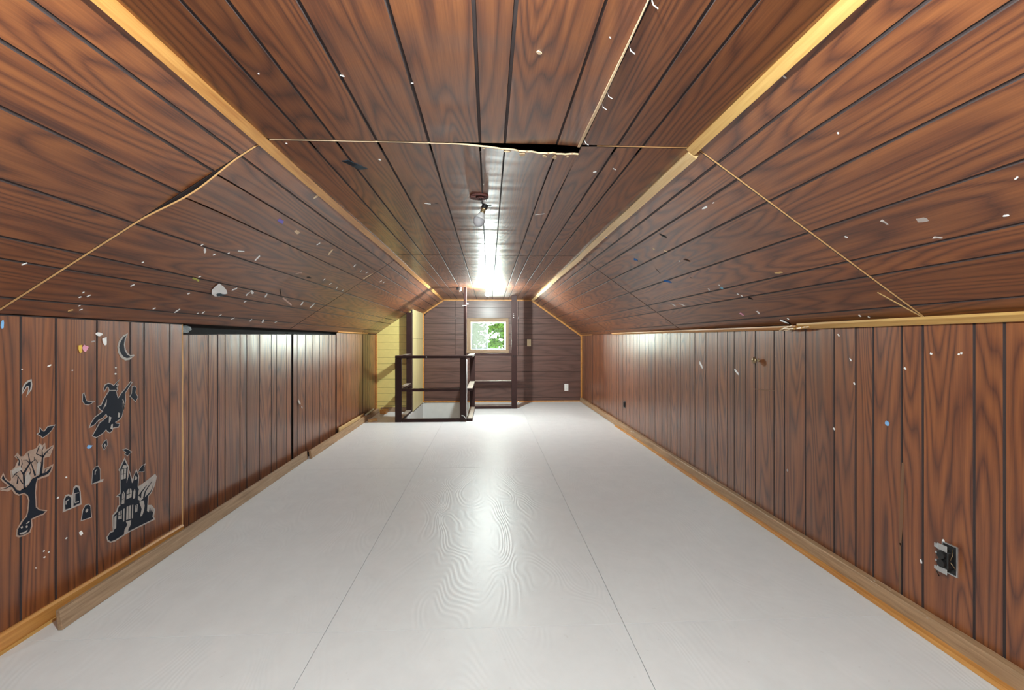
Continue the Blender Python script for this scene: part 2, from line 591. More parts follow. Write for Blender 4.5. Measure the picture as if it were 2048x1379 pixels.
OFF = [0, .150, .250, .400, .605, .810, .912, 1.117]
def seq(y0, y1, off=OFF):
    return [y0 + o for o in off if y0 + o < y1 - 0.04] + [y1]
for ys in (seq(-1.40, -0.48), seq(-0.48, 0.74), [0.74, .89, .99, 1.14, 1.345, 1.549, 1.651, 1.857, 1.957],
           [1.957, 2.107, 2.212, 2.357, 2.577, 2.767, 2.872, 3.080, 3.197], [3.197, 3.353, 3.448, 3.600, 3.801, 4.008, 4.110, 4.317, 4.399],
           [4.399, 4.547, 4.644, 4.787, 4.992, 5.206, 5.316, 5.520, 5.607], [5.607, 5.757, 5.91, 6.060, 6.21, 6.415, 6.515, 6.677]):
    wall_sheet(wall_right, 'R', ys, 0.02, 1.262)
wall_sheet(wall_right, 'R', [6.677, 6.83, 6.93, 7.08, 7.28, 7.49, 7.59, 7.79, 8.042], 0.02, 1.27, 0.004)
wall_sheet(wall_right, 'R', [8.042, 8.19, 8.29, 8.44, 8.65, 8.85, 8.985], 0.02, 1.27, 0.0)
for ys in (seq(-1.40, -0.70), seq(-0.70, 0.515), [.515, .74, .89, 1.10, 1.31, 1.41, 1.62, 1.735]):
    wall_sheet(wall_left, 'L', ys, 0.03, 1.276)
near_sheet = wall_sheet(wall_left, 'L', [1.735, 1.963, 2.115, 2.327, 2.534, 2.633, 2.838, 2.951], 0.03, 1.276)
wall_sheet(wall_left, 'L', [2.951, 3.035, 3.237, 3.344], 0.02, 1.214, 0.014, 1.220)
wall_sheet(wall_left, 'L', [3.346, 3.437, 3.637, 3.736, 3.940, 4.145, 4.250, 4.455, 4.560], 0.02, 1.222, 0.013, 1.236)
wall_sheet(wall_left, 'L', [4.592, 4.69, 4.89, 5.095, 5.30, 5.40, 5.60, 5.70, 5.840], 0.02, 1.236, 0.010, 1.246)
wall_sheet(wall_left, 'L', [5.855, 6.01, 6.11, 6.26, 6.465, 6.67, 6.77, 7.05], 0.02, 1.270, 0.004)
wall_sheet(wall_left, 'L', [7.052, 7.20, 7.30, 7.45, 7.65, YS + 0.02], 0.02, 1.274, 0.0)
# raw broken edge of the near sheet where it stands proud of its neighbour
v, f = slab_vf([(2.949, 0.03), (2.957, 0.03), (2.956, 0.30), (2.959, 0.55), (2.955, 0.80), (2.958, 1.02), (2.954, 1.274), (2.949, 1.274)], -0.012, 0.0056)
local_obj('torn_edge', v, f, M['raw'], FR_WL, (2.95, 0.03, 0), wall_left)
# stapled stud behind the open seam
box('stud', (XL - 0.058, 4.54, 0.0), (XL - 0.028, 4.62, 1.24), M['void'], wall_left, 0)

# ------------------------------------------------------------------ slopes and ceiling
def slab_structure(name, fr, a0, a1, label):
    v, f = slab_vf(rect(a0, a1, Y0, Y1 + 0.1), -0.09, -0.03)
    o = local_obj(name, v, f, M['roofdeck'], fr, (a0, Y0, -0.09), None)
    return tag(o, label, 'ceiling', kind='structure')
a, b = sorted((SGL * -0.30, SGL * (LEN_L + 0.12)))
slope_left = slab_structure('ceiling_slope_left', FR_SL, a, b, 'left sloping ceiling of dark walnut panelling')
a, b = sorted((SGR * -0.30, SGR * (LEN_R + 0.12)))
slope_right = slab_structure('ceiling_slope_right', FR_SR, a, b, 'right sloping ceiling of dark walnut panelling')
v, f = slab_vf(rect(-1.0, 1.02, Y0, Y1 + 0.1), -0.14, -0.07)
ceiling = tag(local_obj('ceiling', v, f, M['roofdeck'], FR_C, (-1.0, Y0, -0.14), None), 'flat walnut panelled strip of ceiling with a torn seam', 'ceiling', kind='structure')

SR_G = [0.0, 0.090, 0.296, 0.401, 0.602, 0.812, 0.966, 1.071, LEN_R]
SL_G = [0.0, 0.103, 0.303, 0.402, 0.616, 0.825, 0.975, 1.089, LEN_L]
def backing(fr, sg, s0, s1, b0, b1, parent):
    v, f = slab_vf(inset_poly(band(fr, sg, s0, s1, b0, b1), 0.001), -0.002, 0.002)
    a = min(sg * s0, sg * s1)
    return local_obj('panel', v, f, M['groove'], fr, (a, b0, 0), parent)
JL, JR = 1.86, 1.845
def left_bulge(a, b):
    s = SGL * a
    k = max(0.0, 1 - abs(s - 0.86) / 0.24)
    k = k * k * (3 - 2 * k)
    return 0.020 * k * math.exp(-max(0, b - 1.86) / 0.22)
for i, (b0, b1) in enumerate(((Y0 + 0.03, 1.860), (1.864, 4.48), (4.482, 6.92), (6.922, Y1 - 0.005))):
    top = LEN_L
    sh = backing(FR_SL, SGL, 0.0, top, b0, b1, slope_left)
    for s0, s1 in zip(SL_G[:-1], SL_G[1:]):
        if i == 1 and s0 > 0.55 and s1 < 1.12:
            aa, bb = sorted((SGL * s0, SGL * s1))
            warped_plank(aa, bb, b0 + 0.001, b1 - 0.002, FR_SL, M['panel'], sh, left_bulge)
        else:
            plank(band(FR_SL, SGL, s0, s1, b0 + 0.001, b1 - 0.001), FR_SL, M['panel'], sh)
for i, (b0, b1) in enumerate(((Y0 + 0.03, 1.843), (1.847, 4.285), (4.287, 6.725), (6.727, Y1 - 0.005))):
    sh = backing(FR_SR, SGR, 0.0, LEN_R, b0, b1, slope_right)
    for s0, s1 in zip(SR_G[:-1], SR_G[1:]):
        plank(band(FR_SR, SGR, s0, s1, b0 + 0.001, b1 - 0.001), FR_SR, M['panel'], sh)
# raw light edges of the sheets at the slope seams
def edge_strip(fr, sg, path, w, parent, dz=None, h0=0.0018, h1=0.0062):
    L_ = []; R_ = []
    for s, y in path:
        z = dz(sg * s, y) if dz else 0.0
        L_.append((sg * s, y - w / 2, z)); R_.append((sg * s, y + w / 2, z))
    n = len(L_)
    V = []; Fc = []
    for (p, q) in zip(L_, R_):
        V += [(p[0], p[1], p[2] + h0), (q[0], q[1], q[2] + h0), (q[0], q[1], q[2] + h1), (p[0], p[1], p[2] + h1)]
    for i in range(n - 1):
        for k in range(4):
            Fc.append((i * 4 + k, i * 4 + (k + 1) % 4, i * 4 + 4 + (k + 1) % 4, i * 4 + 4 + k))
    Fc += [(0, 1, 2, 3), tuple(range(4 * n - 4, 4 * n))]
    return local_obj('torn_edge', V, Fc, M['raw'], fr, V[0], parent)
edge_strip(FR_SL, SGL, [(0.012 + (LEN_L - 0.03) * i / 40, 1.864) for i in range(41)], 0.0034, slope_left, left_bulge, 0.001, 0.0062)
edge_strip(FR_SR, SGR, [(0.012, 1.8465), (0.6, 1.8455), (LEN_R - 0.02, 1.845)], 0.0028, slope_right, None, 0.001, 0.0060)

# flat ceiling, across axis of FR_C is -X
CG = [CL, -0.70, -0.594, -0.434, -0.233, -0.035, 0.062, 0.268, 0.364]
CG2 = [0.364, 0.510, 0.612, CR]
def ceil_sag(a, b):
    x = -a
    k = min(1.0, max(0.0, (x + 0.20) / 0.50))
    k = k * k * (3 - 2 * k)
    return 0.030 * k * math.exp(-max(0, b - 1.86) / 0.28)
def jag(a):
    x = -a
    k = min(1.0, max(0.0, (x + 0.1) / 0.3))
    return 0.003 + k * (0.012 * abs(math.sin(x * 37)) + 0.008 * abs(math.sin(x * 83 + 1)))
def seam_sag(a, b):
    x = -a
    k = min(1.0, max(0.0, (x - 0.27) / 0.094))
    return 0.014 * k * k * (0.6 + 0.4 * math.sin(b * 5.0 + 0.5))
for i, (b0, b1) in enumerate(((Y0 + 0.03, 1.856), (1.862, 4.297), (4.299, 6.737), (6.739, Y1 - 0.005))):
    for G in (CG, CG2):
        v, f = slab_vf(rect(-G[-1] + 0.001, -G[0] - 0.001, b0 + (0.09 if i == 1 else 0.0), b1), -0.002, 0.002)
        sh = local_obj('panel', v, f, M['groove'], FR_C, (-G[-1], b0, 0), ceiling)
        for x0, x1 in zip(G[:-1], G[1:]):
            if i == 1 and G is CG and x0 > -0.30:
                warped_plank(-x1, -x0, b0, b1 - 0.002, FR_C, M['panel'], sh, ceil_sag, jag, na=10)
            elif i == 0 and x0 == 0.268:
                warped_plank(-x1 + 0.004, -x0, b0, b1, FR_C, M['panel'], sh, seam_sag, None, nb=20, na=5)
            else:
                plank(rect(-x1, -x0, b0 + 0.001, b1 - 0.001), FR_C, M['panel'], sh)
# pale paper edge left of the open ceiling seam
Vs = []; Fs = []
for j in range(41):
    y = Y0 + 0.05 + (1.856 - Y0 - 0.05) * j / 40
    w = 0.006 + 0.004 * math.sin(y * 4.0 + 1.0)
    for (dx, dzz) in ((-w, 0.001), (0, 0.001), (0, 0.0072), (-w, 0.0072)):
        x = 0.3605 + dx
        Vs.append((-x, y, dzz + seam_sag(-0.3605, y)))
for j in range(40):
    for k in range(4):
        Fs.append((j * 4 + k, j * 4 + (k + 1) % 4, j * 4 + 4 + (k + 1) % 4, j * 4 + 4 + k))
local_obj('torn_edge', Vs, Fs, M['torn'], FR_C, Vs[0], ceiling)
# light fibre along the torn edge and the thin straight part of the seam
Vs = []; Fs = []
N = 70
for j in range(N + 1):
    x = -0.845 + (0.358 + 0.845) * j / N
    y = 1.862 + (jag(-x) if x > -0.30 else 0.0) - 0.0015
    dz = ceil_sag(-x, y) if x > -0.30 else 0.0
    w = 0.002 if x < -0.2 else 0.0035 + 0.0015 * math.sin(x * 60)
    for (dy, h) in ((0, 0.000), (w, 0.000), (w, 0.0060), (0, 0.0060)):
        Vs.append((-x, y + dy, h + dz))
for j in range(N):
    for k in range(4):
        Fs.append((j * 4 + k, j * 4 + (k + 1) % 4, j * 4 + 4 + (k + 1) % 4, j * 4 + 4 + k))
local_obj('torn_edge', Vs, Fs, M['torn'], FR_C, Vs[0], ceiling)
v, f = slab_vf(rect(-CR + 0.02, -0.43, 1.858, 1.861), 0.001, 0.0058)
local_obj('torn_edge', v, f, M['raw'], FR_C, (-CR, 1.858, 0), ceiling)
random.seed(5)
for x, w, h in ((0.135, 0.022, 0.030), (0.225, 0.018, 0.022), (0.268, 0.016, 0.036), (0.318, 0.008, 0.014), (0.075, 0.026, 0.010), (-0.02, 0.012, 0.006)):
    P = []
    for i in range(9):
        t = 2 * math.pi * i / 9
        r = random.uniform(0.7, 1.25)
        P.append((-(x + w * 0.5 * r * math.cos(t)), 1.872 + jag(-x) + h * 0.5 + h * 0.5 * r * math.sin(t)))
    dz = ceil_sag(-x, 1.87)
    v, f = slab_vf(P, dz * 0.93 + 0.003, dz + 0.0075)
    local_obj('torn_flake', v, f, M['torn'], FR_C, (P[0][0], P[0][1], dz), ceiling)

# ------------------------------------------------------------------ far gable wall with its window hole
wall_far_parts = [box_vf((-2.0, Y1 + 0.012, 0.0), (-0.36, Y1 + 0.11, 2.1)), box_vf((0.335, Y1 + 0.012, 0.0), (2.0, Y1 + 0.11, 2.1)),
                  box_vf((-0.36, Y1 + 0.012, 0.0), (0.335, Y1 + 0.11, 0.98)), box_vf((-0.36, Y1 + 0.012, 1.545), (0.335, Y1 + 0.11, 2.1))]
wall_far = mesh_obj('wall_far', *multi(wall_far_parts), M['groove'])
tag(wall_far, 'far gable wall of horizontal purple brown panelling around the small window', 'wall', kind='structure')
FR_WF = frame((0, Y1, 0), (0, 0, -1), (1, 0, 0))       # across = -Z, along = X
if not into_room(FR_WF, Vector((0, 4, 0.9))):
    FR_WF = frame((0, Y1, 0), (0, 0, 1), (1, 0, 0))
SZ = 1 if FR_WF[1].col[0].z > 0 else -1
def xr_at(z):
    return XR if z <= ZR else XR + (CR - XR) * (z - ZR) / (ZC - ZR)
def xl_at(z):
    zz = ZL + (XS - XL) * (ZC - ZL) / (CL - XL)
    return XS if z <= zz else XL + (CL - XL) * (z - ZL) / (ZC - ZL)
ZG = [0.02, 0.08, 0.28, 0.38, 0.58, 0.78, 0.885, 1.085, 1.187, 1.297, 1.49, 1.597, 1.797, 1.953]
WX0, WX1, WZ0, WZ1 = -0.36, 0.335, 0.98, 1.545
for z0, z1 in zip(ZG[:-1], ZG[1:]):
    cuts = [z0] + [z for z in (WZ0, WZ1, ZR, ZL + (XS - XL) * (ZC - ZL) / (CL - XL)) if z0 + 0.01 < z < z1 - 0.01] + [z1]
    def poly(xa0, xb0, xa1, xb1):
        P = [(SZ * z0, xa0), (SZ * z0, xb0), (SZ * z1, xb1), (SZ * z1, xa1)]
        return P
    spans = []
    L0, L1, R0, R1 = xl_at(z0), xl_at(z1), xr_at(z0), xr_at(z1)
    if z1 > WZ0 + 0.005 and z0 < WZ1 - 0.005:
        spans = [(L0, -0.64, L1, -0.64), (-0.64, WX0, -0.64, WX1 * 0 + WX0), (WX1, 0.56, WX1, 0.56), (0.56, R0, 0.56, R1)]
    elif z0 > 1.18:
        spans = [(L0, -0.64, L1, -0.64), (-0.64, 0.56, -0.64, 0.56), (0.56, R0, 0.56, R1)]
    else:
        spans = [(L0, R0, L1, R1)]
    for s in spans:
        P = poly(*s)
        if s[1] == WX0 or s[0] == WX1 or True:
            plank(P, FR_WF, M['panel_far'], wall_far, 0.0, 0.004, gap=0.0008)
# yellow wall beside the stairs and the side wall of the stairwell
wall_stair_front = box('wall_stair_front', (XL - 0.1, YS + 0.012, -0.02), (XS - 0.032, YS + 0.09, 1.80), M['groove'], b=0)
tag(wall_stair_front, 'yellow painted board wall left of the stair railing', 'wall', kind='structure')
FR_WY = frame((0, YS, 0), FR_WF[1].col[0], (1, 0, 0))
YG = [0.0, 0.10, 0.17, 0.303, 0.40, 0.536, 0.69, 0.79, 0.894, 1.02, 1.144, 1.27, 1.40, 1.56, 1.70]
for z0, z1 in zip(YG[:-1], YG[1:]):
    def xl_s(z):
        return XL if z <= ZL else XL + (CL - XL) * (z - ZL) / (ZC - ZL)
    xa0, xa1 = xl_s(z0), xl_s(z1)
    xb = XS - 0.035
    if xa0 > xb - 0.02: continue
    plank([(SZ * z0, xa0), (SZ * z0, xb), (SZ * z1, xb), (SZ * z1, min(xa1, xb - 0.005))], FR_WY, M['yellow'], wall_stair_front, 0.0, 0.006, gap=0.0012)
wall_stair_side = box('wall_stair_side', (XS - 0.028, YS - 0.01, -0.02), (XS - 0.008, Y1 + 0.05, 1.75), M['groove'], b=0)
tag(wall_stair_side, 'pale yellow side panel between the dark post and far wall', 'wall', kind='structure')
FR_WS = frame((XS - 0.008, 0, 0), (0, 1, 0), (0, 0, 1))
for z0, z1 in ((-0.001, 1.205), (1.208, 1.735)):
    v, f = slab_vf(rect(YS - 0.01, Y1 - 0.003, z0, z1), 0.0, 0.008, 0.001)
    local_obj('board', v, f, M['yellow_pale'], FR_WS, (YS, z0, 0), wall_stair_side)

# ------------------------------------------------------------------ near gable wall (behind the camera) with a wide window
NX, NZ0, NZ1 = 0.62, 0.80, 1.72
box_list = [box_vf((-2.0, Y0 - 0.08, -0.05), (-NX, Y0, 2.1)), box_vf((NX, Y0 - 0.08, -0.05), (2.0, Y0, 2.1)),
            box_vf((-NX, Y0 - 0.08, -0.05), (NX, Y0, NZ0)), box_vf((-NX, Y0 - 0.08, NZ1), (NX, Y0, 2.1))]
tag(mesh_obj('wall_near', *multi(box_list), M['panel_far']), 'gable wall behind the viewer with a window', 'wall', kind='structure')
w2 = mesh_obj('window_2', *multi([box_vf((-NX, Y0 - 0.07, NZ0), (NX, Y0 - 0.02, NZ0 + 0.04)), box_vf((-NX, Y0 - 0.07, NZ1 - 0.04), (NX, Y0 - 0.02, NZ1)),
              box_vf((-NX, Y0 - 0.07, NZ0 + 0.04), (-NX + 0.04, Y0 - 0.02, NZ1 - 0.04)), box_vf((NX - 0.04, Y0 - 0.07, NZ0 + 0.04), (NX, Y0 - 0.02, NZ1 - 0.04))]), M['orange'])
tag(w2, 'wood framed window in the gable behind the viewer', 'window', kind='structure')
box('pane', (-NX + 0.04, Y0 - 0.048, NZ0 + 0.04), (NX - 0.04, Y0 - 0.044, NZ1 - 0.04), M['dimmed'], w2, 0)

# ------------------------------------------------------------------ far window
def along_x(o):      # turn a box so its grain runs along X: geometry is rebuilt with swapped axes
    me = o.data
    for v in me.vertices:
        v.co = Vector((v.co.y, v.co.x, v.co.z))
    me.flip_normals()
    o.rotation_euler.z = math.radians(90)
    o.scale.x = 1
    for v in me.vertices:
        v.co = Vector((v.co.x, -v.co.y, v.co.z))
    me.flip_normals()
    return o
def along_z(o):
    me = o.data
    for v in me.vertices:
        v.co = Vector((v.co.x, v.co.z, -v.co.y))
    o.rotation_euler.x = math.radians(90)
    return o
win = empty('window_1', (0, Y1, 0.938), 'small wood framed sliding window in the far wall', 'window', kind='structure')
yf = Y1 - 0.022
along_x(box('casing', (-0.417, yf, 1.535), (0.373, Y1 + 0.01, 1.595), M['oak_plain'], win))
along_x(box('sill', (-0.425, yf - 0.03, 0.938), (0.381, Y1 + 0.01, 0.992), M['oak_plain'], win))
along_z(box('casing', (-0.417, yf, 0.992), (-0.352, Y1 + 0.01, 1.535), M['oak_plain'], win))
along_z(box('casing', (0.318, yf, 0.992), (0.373, Y1 + 0.01, 1.535), M['oak_plain'], win))
for nm, lo, hi in (('jamb', (-0.36, Y1 + 0.012, 0.98), (-0.345, Y1 + 0.11, 1.545)), ('jamb', (0.318, Y1 + 0.012, 0.98), (0.335, Y1 + 0.11, 1.545)),
                   ('jamb', (-0.345, Y1 + 0.012, 1.53), (0.318, Y1 + 0.11, 1.545)), ('jamb', (-0.345, Y1 + 0.012, 0.98), (0.318, Y1 + 0.11, 0.995))):
    box(nm, lo, hi, M['palepine'], win, 0.001)
def sash(x0, x1, z0, z1, y, wd, glassmat):
    v, f = multi([box_vf((x0, y, z0), (x1, y + 0.02, z0 + wd)), box_vf((x0, y, z1 - wd), (x1, y + 0.02, z1)),
                  box_vf((x0, y, z0 + wd), (x0 + wd, y + 0.02, z1 - wd)), box_vf((x1 - wd, y, z0 + wd), (x1, y + 0.02, z1 - wd))])
    s = mesh_obj('sash', v, f, M['alu'], win)
    box('pane', (x0 + wd, y + 0.008, z0 + wd), (x1 - wd, y + 0.012, z1 - wd), glassmat, s, 0)
sash(-0.343, -0.025, 0.997, 1.528, Y1 + 0.07, 0.022, M['milk'])
sash(-0.045, 0.314, 0.997, 1.528, Y1 + 0.04, 0.024, M['glass'])

# ------------------------------------------------------------------ trims
def strip_xz(name, pts, y0, y1, mat, label, cat='trim', parent=None, jitter=None):
    """a moulding with cross-section pts (x,z) running along Y"""
    n = len(pts); ny = 1 if not jitter else 24
    V = []; Fc = []
    for j in range(ny + 1):
        y = y0 + (y1 - y0) * j / ny
        dx, dz = jitter(y) if jitter else (0, 0)
        V += [(x + dx, y, z + dz) for x, z in pts]
    for j in range(ny):
        for i in range(n):
            a = j * n + i; b = j * n + (i + 1) % n
            Fc.append((a, b, b + n, a + n))
    Fc += [tuple(range(n)), tuple(range(ny * n, ny * n + n))]
    o = mesh_obj(name, V, Fc, mat, parent)
    if parent is None:
        tag(o, label, cat, kind='structure')
    return o
dL = Vector((CL - XL, ZC - ZL)).normalized(); dR = Vector((CR - XR, ZC - ZR)).normalized()
def corner_trim(cx, d, w, t, sgn):
    """board laid over the upper end of a slope"""
    nrm = Vector((-d.y, d.x)) if Vector((-d.y, d.x)).y < 0 else Vector((d.y, -d.x))
    top = Vector((cx, ZC))
    p0 = top + d * 0.006 + nrm * 0.006
    p1 = top - d * w + nrm * 0.006
    return [tuple(p0), tuple(p0 + nrm * t), tuple(p1 + nrm * t), tuple(p1)]
wob = lambda y: (0.003 * math.sin(y * 3.1) + 0.002 * math.sin(y * 7.7), 0.002 * math.sin(y * 2.3 + 1))
strip_xz('trim_1', corner_trim(CL, dL, 0.032, 0.012, 1), Y0, Y1 - 0.01, M['orange'], 'long orange wood trim between left slope and ceiling', jitter=lambda y: (0.004 * math.sin(y * 1.9), 0.001 * math.sin(y * 3)))
strip_xz('trim_2', corner_trim(CR - 0.012, dR, 0.034, 0.012, 1), Y0, 1.862, M['golden'], 'golden wood trim at the near end of the right slope')
strip_xz('trim_3', corner_trim(CR + 0.004, dR, 0.036, 0.022, 1), 1.868, Y1 - 0.01, M['palepine'], 'pale splintered wood trim between right slope and ceiling', jitter=wob)
# right wall top trim in two pieces with a splintered joint
strip_xz('trim_4', [(XR - 0.005, 1.272), (XR - 0.042, 1.272), (XR - 0.042, 1.262), (XR - 0.020, 1.240), (XR - 0.005, 1.240)], Y0, 2.60, M['golden'], 'golden quarter round trim on top of the near right wall')
strip_xz('trim_5', [(XR - 0.005, 1.262), (XR - 0.036, 1.262), (XR - 0.036, 1.253), (XR - 0.016, 1.238), (XR - 0.005, 1.238)], 2.62, 6.68, M['orange'], 'thin orange trim on top of the right wall', jitter=lambda y: (0, 0.018 * (y - 2.62) / 4.06))
strip_xz('trim_6', [(XR - 0.004, 1.285), (XR - 0.022, 1.285), (XR - 0.016, 1.266), (XR - 0.004, 1.262)], 8.05, Y1, M['orange'], 'short orange trim in the far right upper corner')
strip_xz('trim_13', [(XL + 0.004, 1.290), (XL + 0.022, 1.296), (XL + 0.018, 1.276), (XL + 0.004, 1.268)], 5.87, 7.30, M['orange'], 'short orange trim on top of the far left wall')
random.seed(11)
for i in range(7):
    y = 2.50 + 0.03 * i
    p = [(XR - 0.03 - random.uniform(0, .012), y, 1.262 - random.uniform(0, .02)), (XR - 0.034, y + random.uniform(.08, .16), 1.246 + random.uniform(-.012, .008))]
    v, f = tube_vf(p, [0.006, 0.0015], 5)
    mesh_obj('splinter', v, f, M['golden'], bpy.data.objects['trim_4'])
# vertical and raking trims of the far corner
box('trim_7', (XR - 0.03, Y1 - 0.022, 0.0), (XR - 0.004, Y1 - 0.001, 1.262), M['orange'], None, 0.002)
tag(bpy.data.objects['trim_7'], 'upright orange trim in the far right corner', 'trim', kind='structure')
box('trim_8', (XS + 0.001, Y1 - 0.026, 0.0), (XS + 0.03, Y1 - 0.001, 1.70), M['orange'], None, 0.002)
tag(bpy.data.objects['trim_8'], 'upright orange trim between yellow side panel and far wall', 'trim', kind='structure')
box('trim_9', (XL + 0.006, YS - 0.02, 0.03), (XL + 0.026, YS - 0.001, 1.275), M['orange'], None, 0.002)
tag(bpy.data.objects['trim_9'], 'upright orange trim beside the yellow wall', 'trim', kind='structure')
box('trim_10', (CL, Y1 - 0.024, ZC - 0.032), (CR, Y1 - 0.001, ZC - 0.006), M['orange'], None, 0.002)
tag(bpy.data.objects['trim_10'], 'level orange trim on top of the far wall', 'trim', kind='structure')
def rake(name, p, q, w, label):
    p = Vector(p); q = Vector(q); d = (q - p).normalized()
    n = Vector((-d.y, d.x)); n = n if n.y < 0 else -n
    pts = [p + n * 0.007, q + n * 0.007, q + n * (0.007 + w), p + n * (0.007 + w)]
    V = [(a.x, Y1 - 0.024, a.y) for a in pts] + [(a.x, Y1 - 0.001, a.y) for a in pts]
    Fc = [(0, 1, 2, 3), (7, 6, 5, 4)] + [(i, (i + 1) % 4, 4 + (i + 1) % 4, 4 + i) for i in range(4)]
    tag(mesh_obj(name, V, Fc, M['orange']), label, 'trim', kind='structure')
rake('trim_11', (XR, ZR), (CR, ZC), 0.026, 'raking orange trim along the right slope at the far wall')
rake('trim_12', (XS, ZL + (XS - XL) * (ZC - ZL) / (CL - XL)), (CL, ZC), 0.026, 'raking orange trim along the left slope at the far wall')
box('baseboard_far', (XS, Y1 - 0.014, 0.0), (XR - 0.03, Y1 - 0.001, 0.022), M['orange'], None, 0.002)
tag(bpy.data.objects['baseboard_far'], 'low orange strip at the foot of the far wall', 'baseboard', kind='structure')
# right baseboard: worn board plus an orange strip on the floor
base_r = empty('baseboard_right', (XR - 0.03, 4.0, 0.0), 'worn oak baseboard along the right wall with paint splashes', 'baseboard', kind='structure')
strip_xz('board', [(XR - 0.048, 0.006), (XR - 0.043, 0.072), (XR - 0.039, 0.077), (XR - 0.008, 0.078), (XR - 0.008, 0.006)], Y0, Y1 - 0.03, M['oak'], '', parent=base_r)
strip_xz('floor_strip', [(XR - 0.072, 0.001), (XR - 0.066, 0.016), (XR - 0.044, 0.020), (XR - 0.040, 0.001)], Y0, 6.4, M['orange'], '', parent=base_r,
         jitter=lambda y: (0.004 * math.sin(y * 2.7) + 0.006 * (y / 6.4), 0.0))
# left: orange baseboard by the near sheet, then loose oak boards in front
base_l = empty('baseboard_left', (XL + 0.02, 2.0, 0.0), 'orange baseboard under the near left wall panel', 'baseboard', kind='structure')
strip_xz('board', [(XL + 0.006, 0.004), (XL + 0.024, 0.004), (XL + 0.022, 0.058), (XL + 0.014, 0.066), (XL + 0.006, 0.066)], Y0, 2.94, M['orange'], '', parent=base_l)
strip_xz('floor_strip', [(XL + 0.026, 0.0), (XL + 0.026, 0.006), (XL + 0.038, 0.003), (XL + 0.040, 0.0)], Y0, 2.20, M['golden'], '', parent=base_l)
def loose_board(y0, x0, y1, x1, h, t, mat, label, cat='board', z0=0.001, lean=0.0):
    d = Vector((x1 - x0, y1 - y0)); L_ = d.length
    v, f = bevelled((-t / 2, 0, 0), (t / 2, L_, h), 0.002)
    v = [(x + lean * z, y, z) for x, y, z in v]
    o = mesh_obj('loose_board', v, f, mat, None, origin=(0, 0, 0))
    o.location = (x0, y0, z0)
    o.rotation_euler.z = math.atan2(d.y, d.x) - math.pi / 2
    return tag(o, label, cat)
loose_board(2.00, -1.738, 4.765, -1.800, 0.080, 0.018, M['oak_plain'], 'long grey brown board leaning along the near left wall', lean=-0.12)
loose_board(4.78, -1.770, 7.02, -1.785, 0.080, 0.022, M['oak'], 'pale oak board along the far left wall', lean=-0.12)
loose_board(5.86, -1.835, 7.0, -1.835, 0.105, 0.014, M['palepine'], 'thin pale strip behind the far left oak board')
loose_board(7.18, -1.80, 7.83, -1.82, 0.055, 0.05, M['oak_plain'], 'short brown board at the foot of the yellow wall corner')
loose_board(6.86, -1.715, 6.99, -1.65, 0.034, 0.06, M['palepine'], 'small sawn wood block on the floor by the left wall', 'wood block')
o = box('wood_block', (-1.74, 7.62, 0.001), (-1.64, 7.80, 0.06), M['orange']); tag(o, 'dark orange wood block on the floor before the yellow wall', 'wood block')
o = box('baseboard_stair', (XL + 0.09, YS - 0.022, 0.001), (XS - 0.06, YS - 0.001, 0.075), M['oak_plain']); tag(o, 'brown baseboard under the yellow wall', 'baseboard', kind='structure')
v, f = tube_vf([(-1.80, 6.98, 0.085), (-1.815, 7.30, 0.085), (-1.825, 7.55, 0.09)], [0.012, 0.015, 0.012], 6)
tag(mesh_obj('metal_offcut', v, f, M['steel']), 'grey metal offcut lying on the boards near the yellow wall', 'offcut')
# scrap of insulation poking out above the recessed left panel
random.seed(3)
bm = bmesh.new()
bmesh.ops.create_icosphere(bm, subdivisions=2, radius=0.03)
for q in bm.verts:
    q.co *= random.uniform(0.7, 1.25)
V = [(XL - 0.030 + 0.6 * p.co.x, 3.03 + 1.9 * p.co.y, 1.245 + 0.9 * p.co.z) for p in bm.verts]
bm.verts.index_update()
Fc = [tuple(q.index for q in p.verts) for p in bm.faces]
bm.free()
tag(mesh_obj('insulation_tuft', V, Fc, M['insul']), 'grey insulation tuft in the gap above the left panel', 'insulation')

# ------------------------------------------------------------------ stair railing
rail = empty('stair_railing', (-0.8, 6.86, 0.0), 'dark brown lumber railing around the stair opening with two tall posts', 'railing')
RM = M['rail']
def rbox(nm, lo, hi, b=0.003, mat=None):
    return box(nm, lo, hi, mat or RM, rail, b)
yF = 6.84
def worn(o):
    o.data.materials.append(M['rail_top'])
    for p in o.data.polygons:
        if p.normal.z > 0.9:
            p.material_index = 1
    return o
# front: wide posts, top, middle and bottom rails (flat boards)
rbox('post', (-1.346, yF, 0.0), (-1.256, yF + 0.038, 0.915))
rbox('post', (-0.418, yF, 0.0), (-0.328, yF + 0.038, 0.915))
rbox('tall_post', (-0.366, yF + 0.039, 0.0), (-0.328, yF + 0.125, 1.949))
rbox('top_rail', (-1.346, yF, 0.916), (-0.328, yF + 0.09, 0.954)) if False else rbox('top_rail', (-1.346, yF - 0.002, 0.916), (-0.367, yF + 0.088, 0.954))
rbox('top_rail', (-0.3665, yF - 0.002, 0.916), (-0.322, yF + 0.0385, 0.954))
rbox('middle_rail', (-1.255, yF + 0.002, 0.440), (-0.419, yF + 0.088, 0.478))
rbox('bottom_rail', (-1.255, yF + 0.002, 0.0), (-0.419, yF + 0.088, 0.038))
# left side back to the dark corner post
rbox('post', (-1.345, YS - 0.10, 0.0), (-1.256, YS - 0.012, 1.632))
for z in (0.916, 0.440, 0.0):
    worn(rbox('side_rail', (-1.345, yF + 0.089, z), (-1.258, YS - 0.101, z + 0.038)))
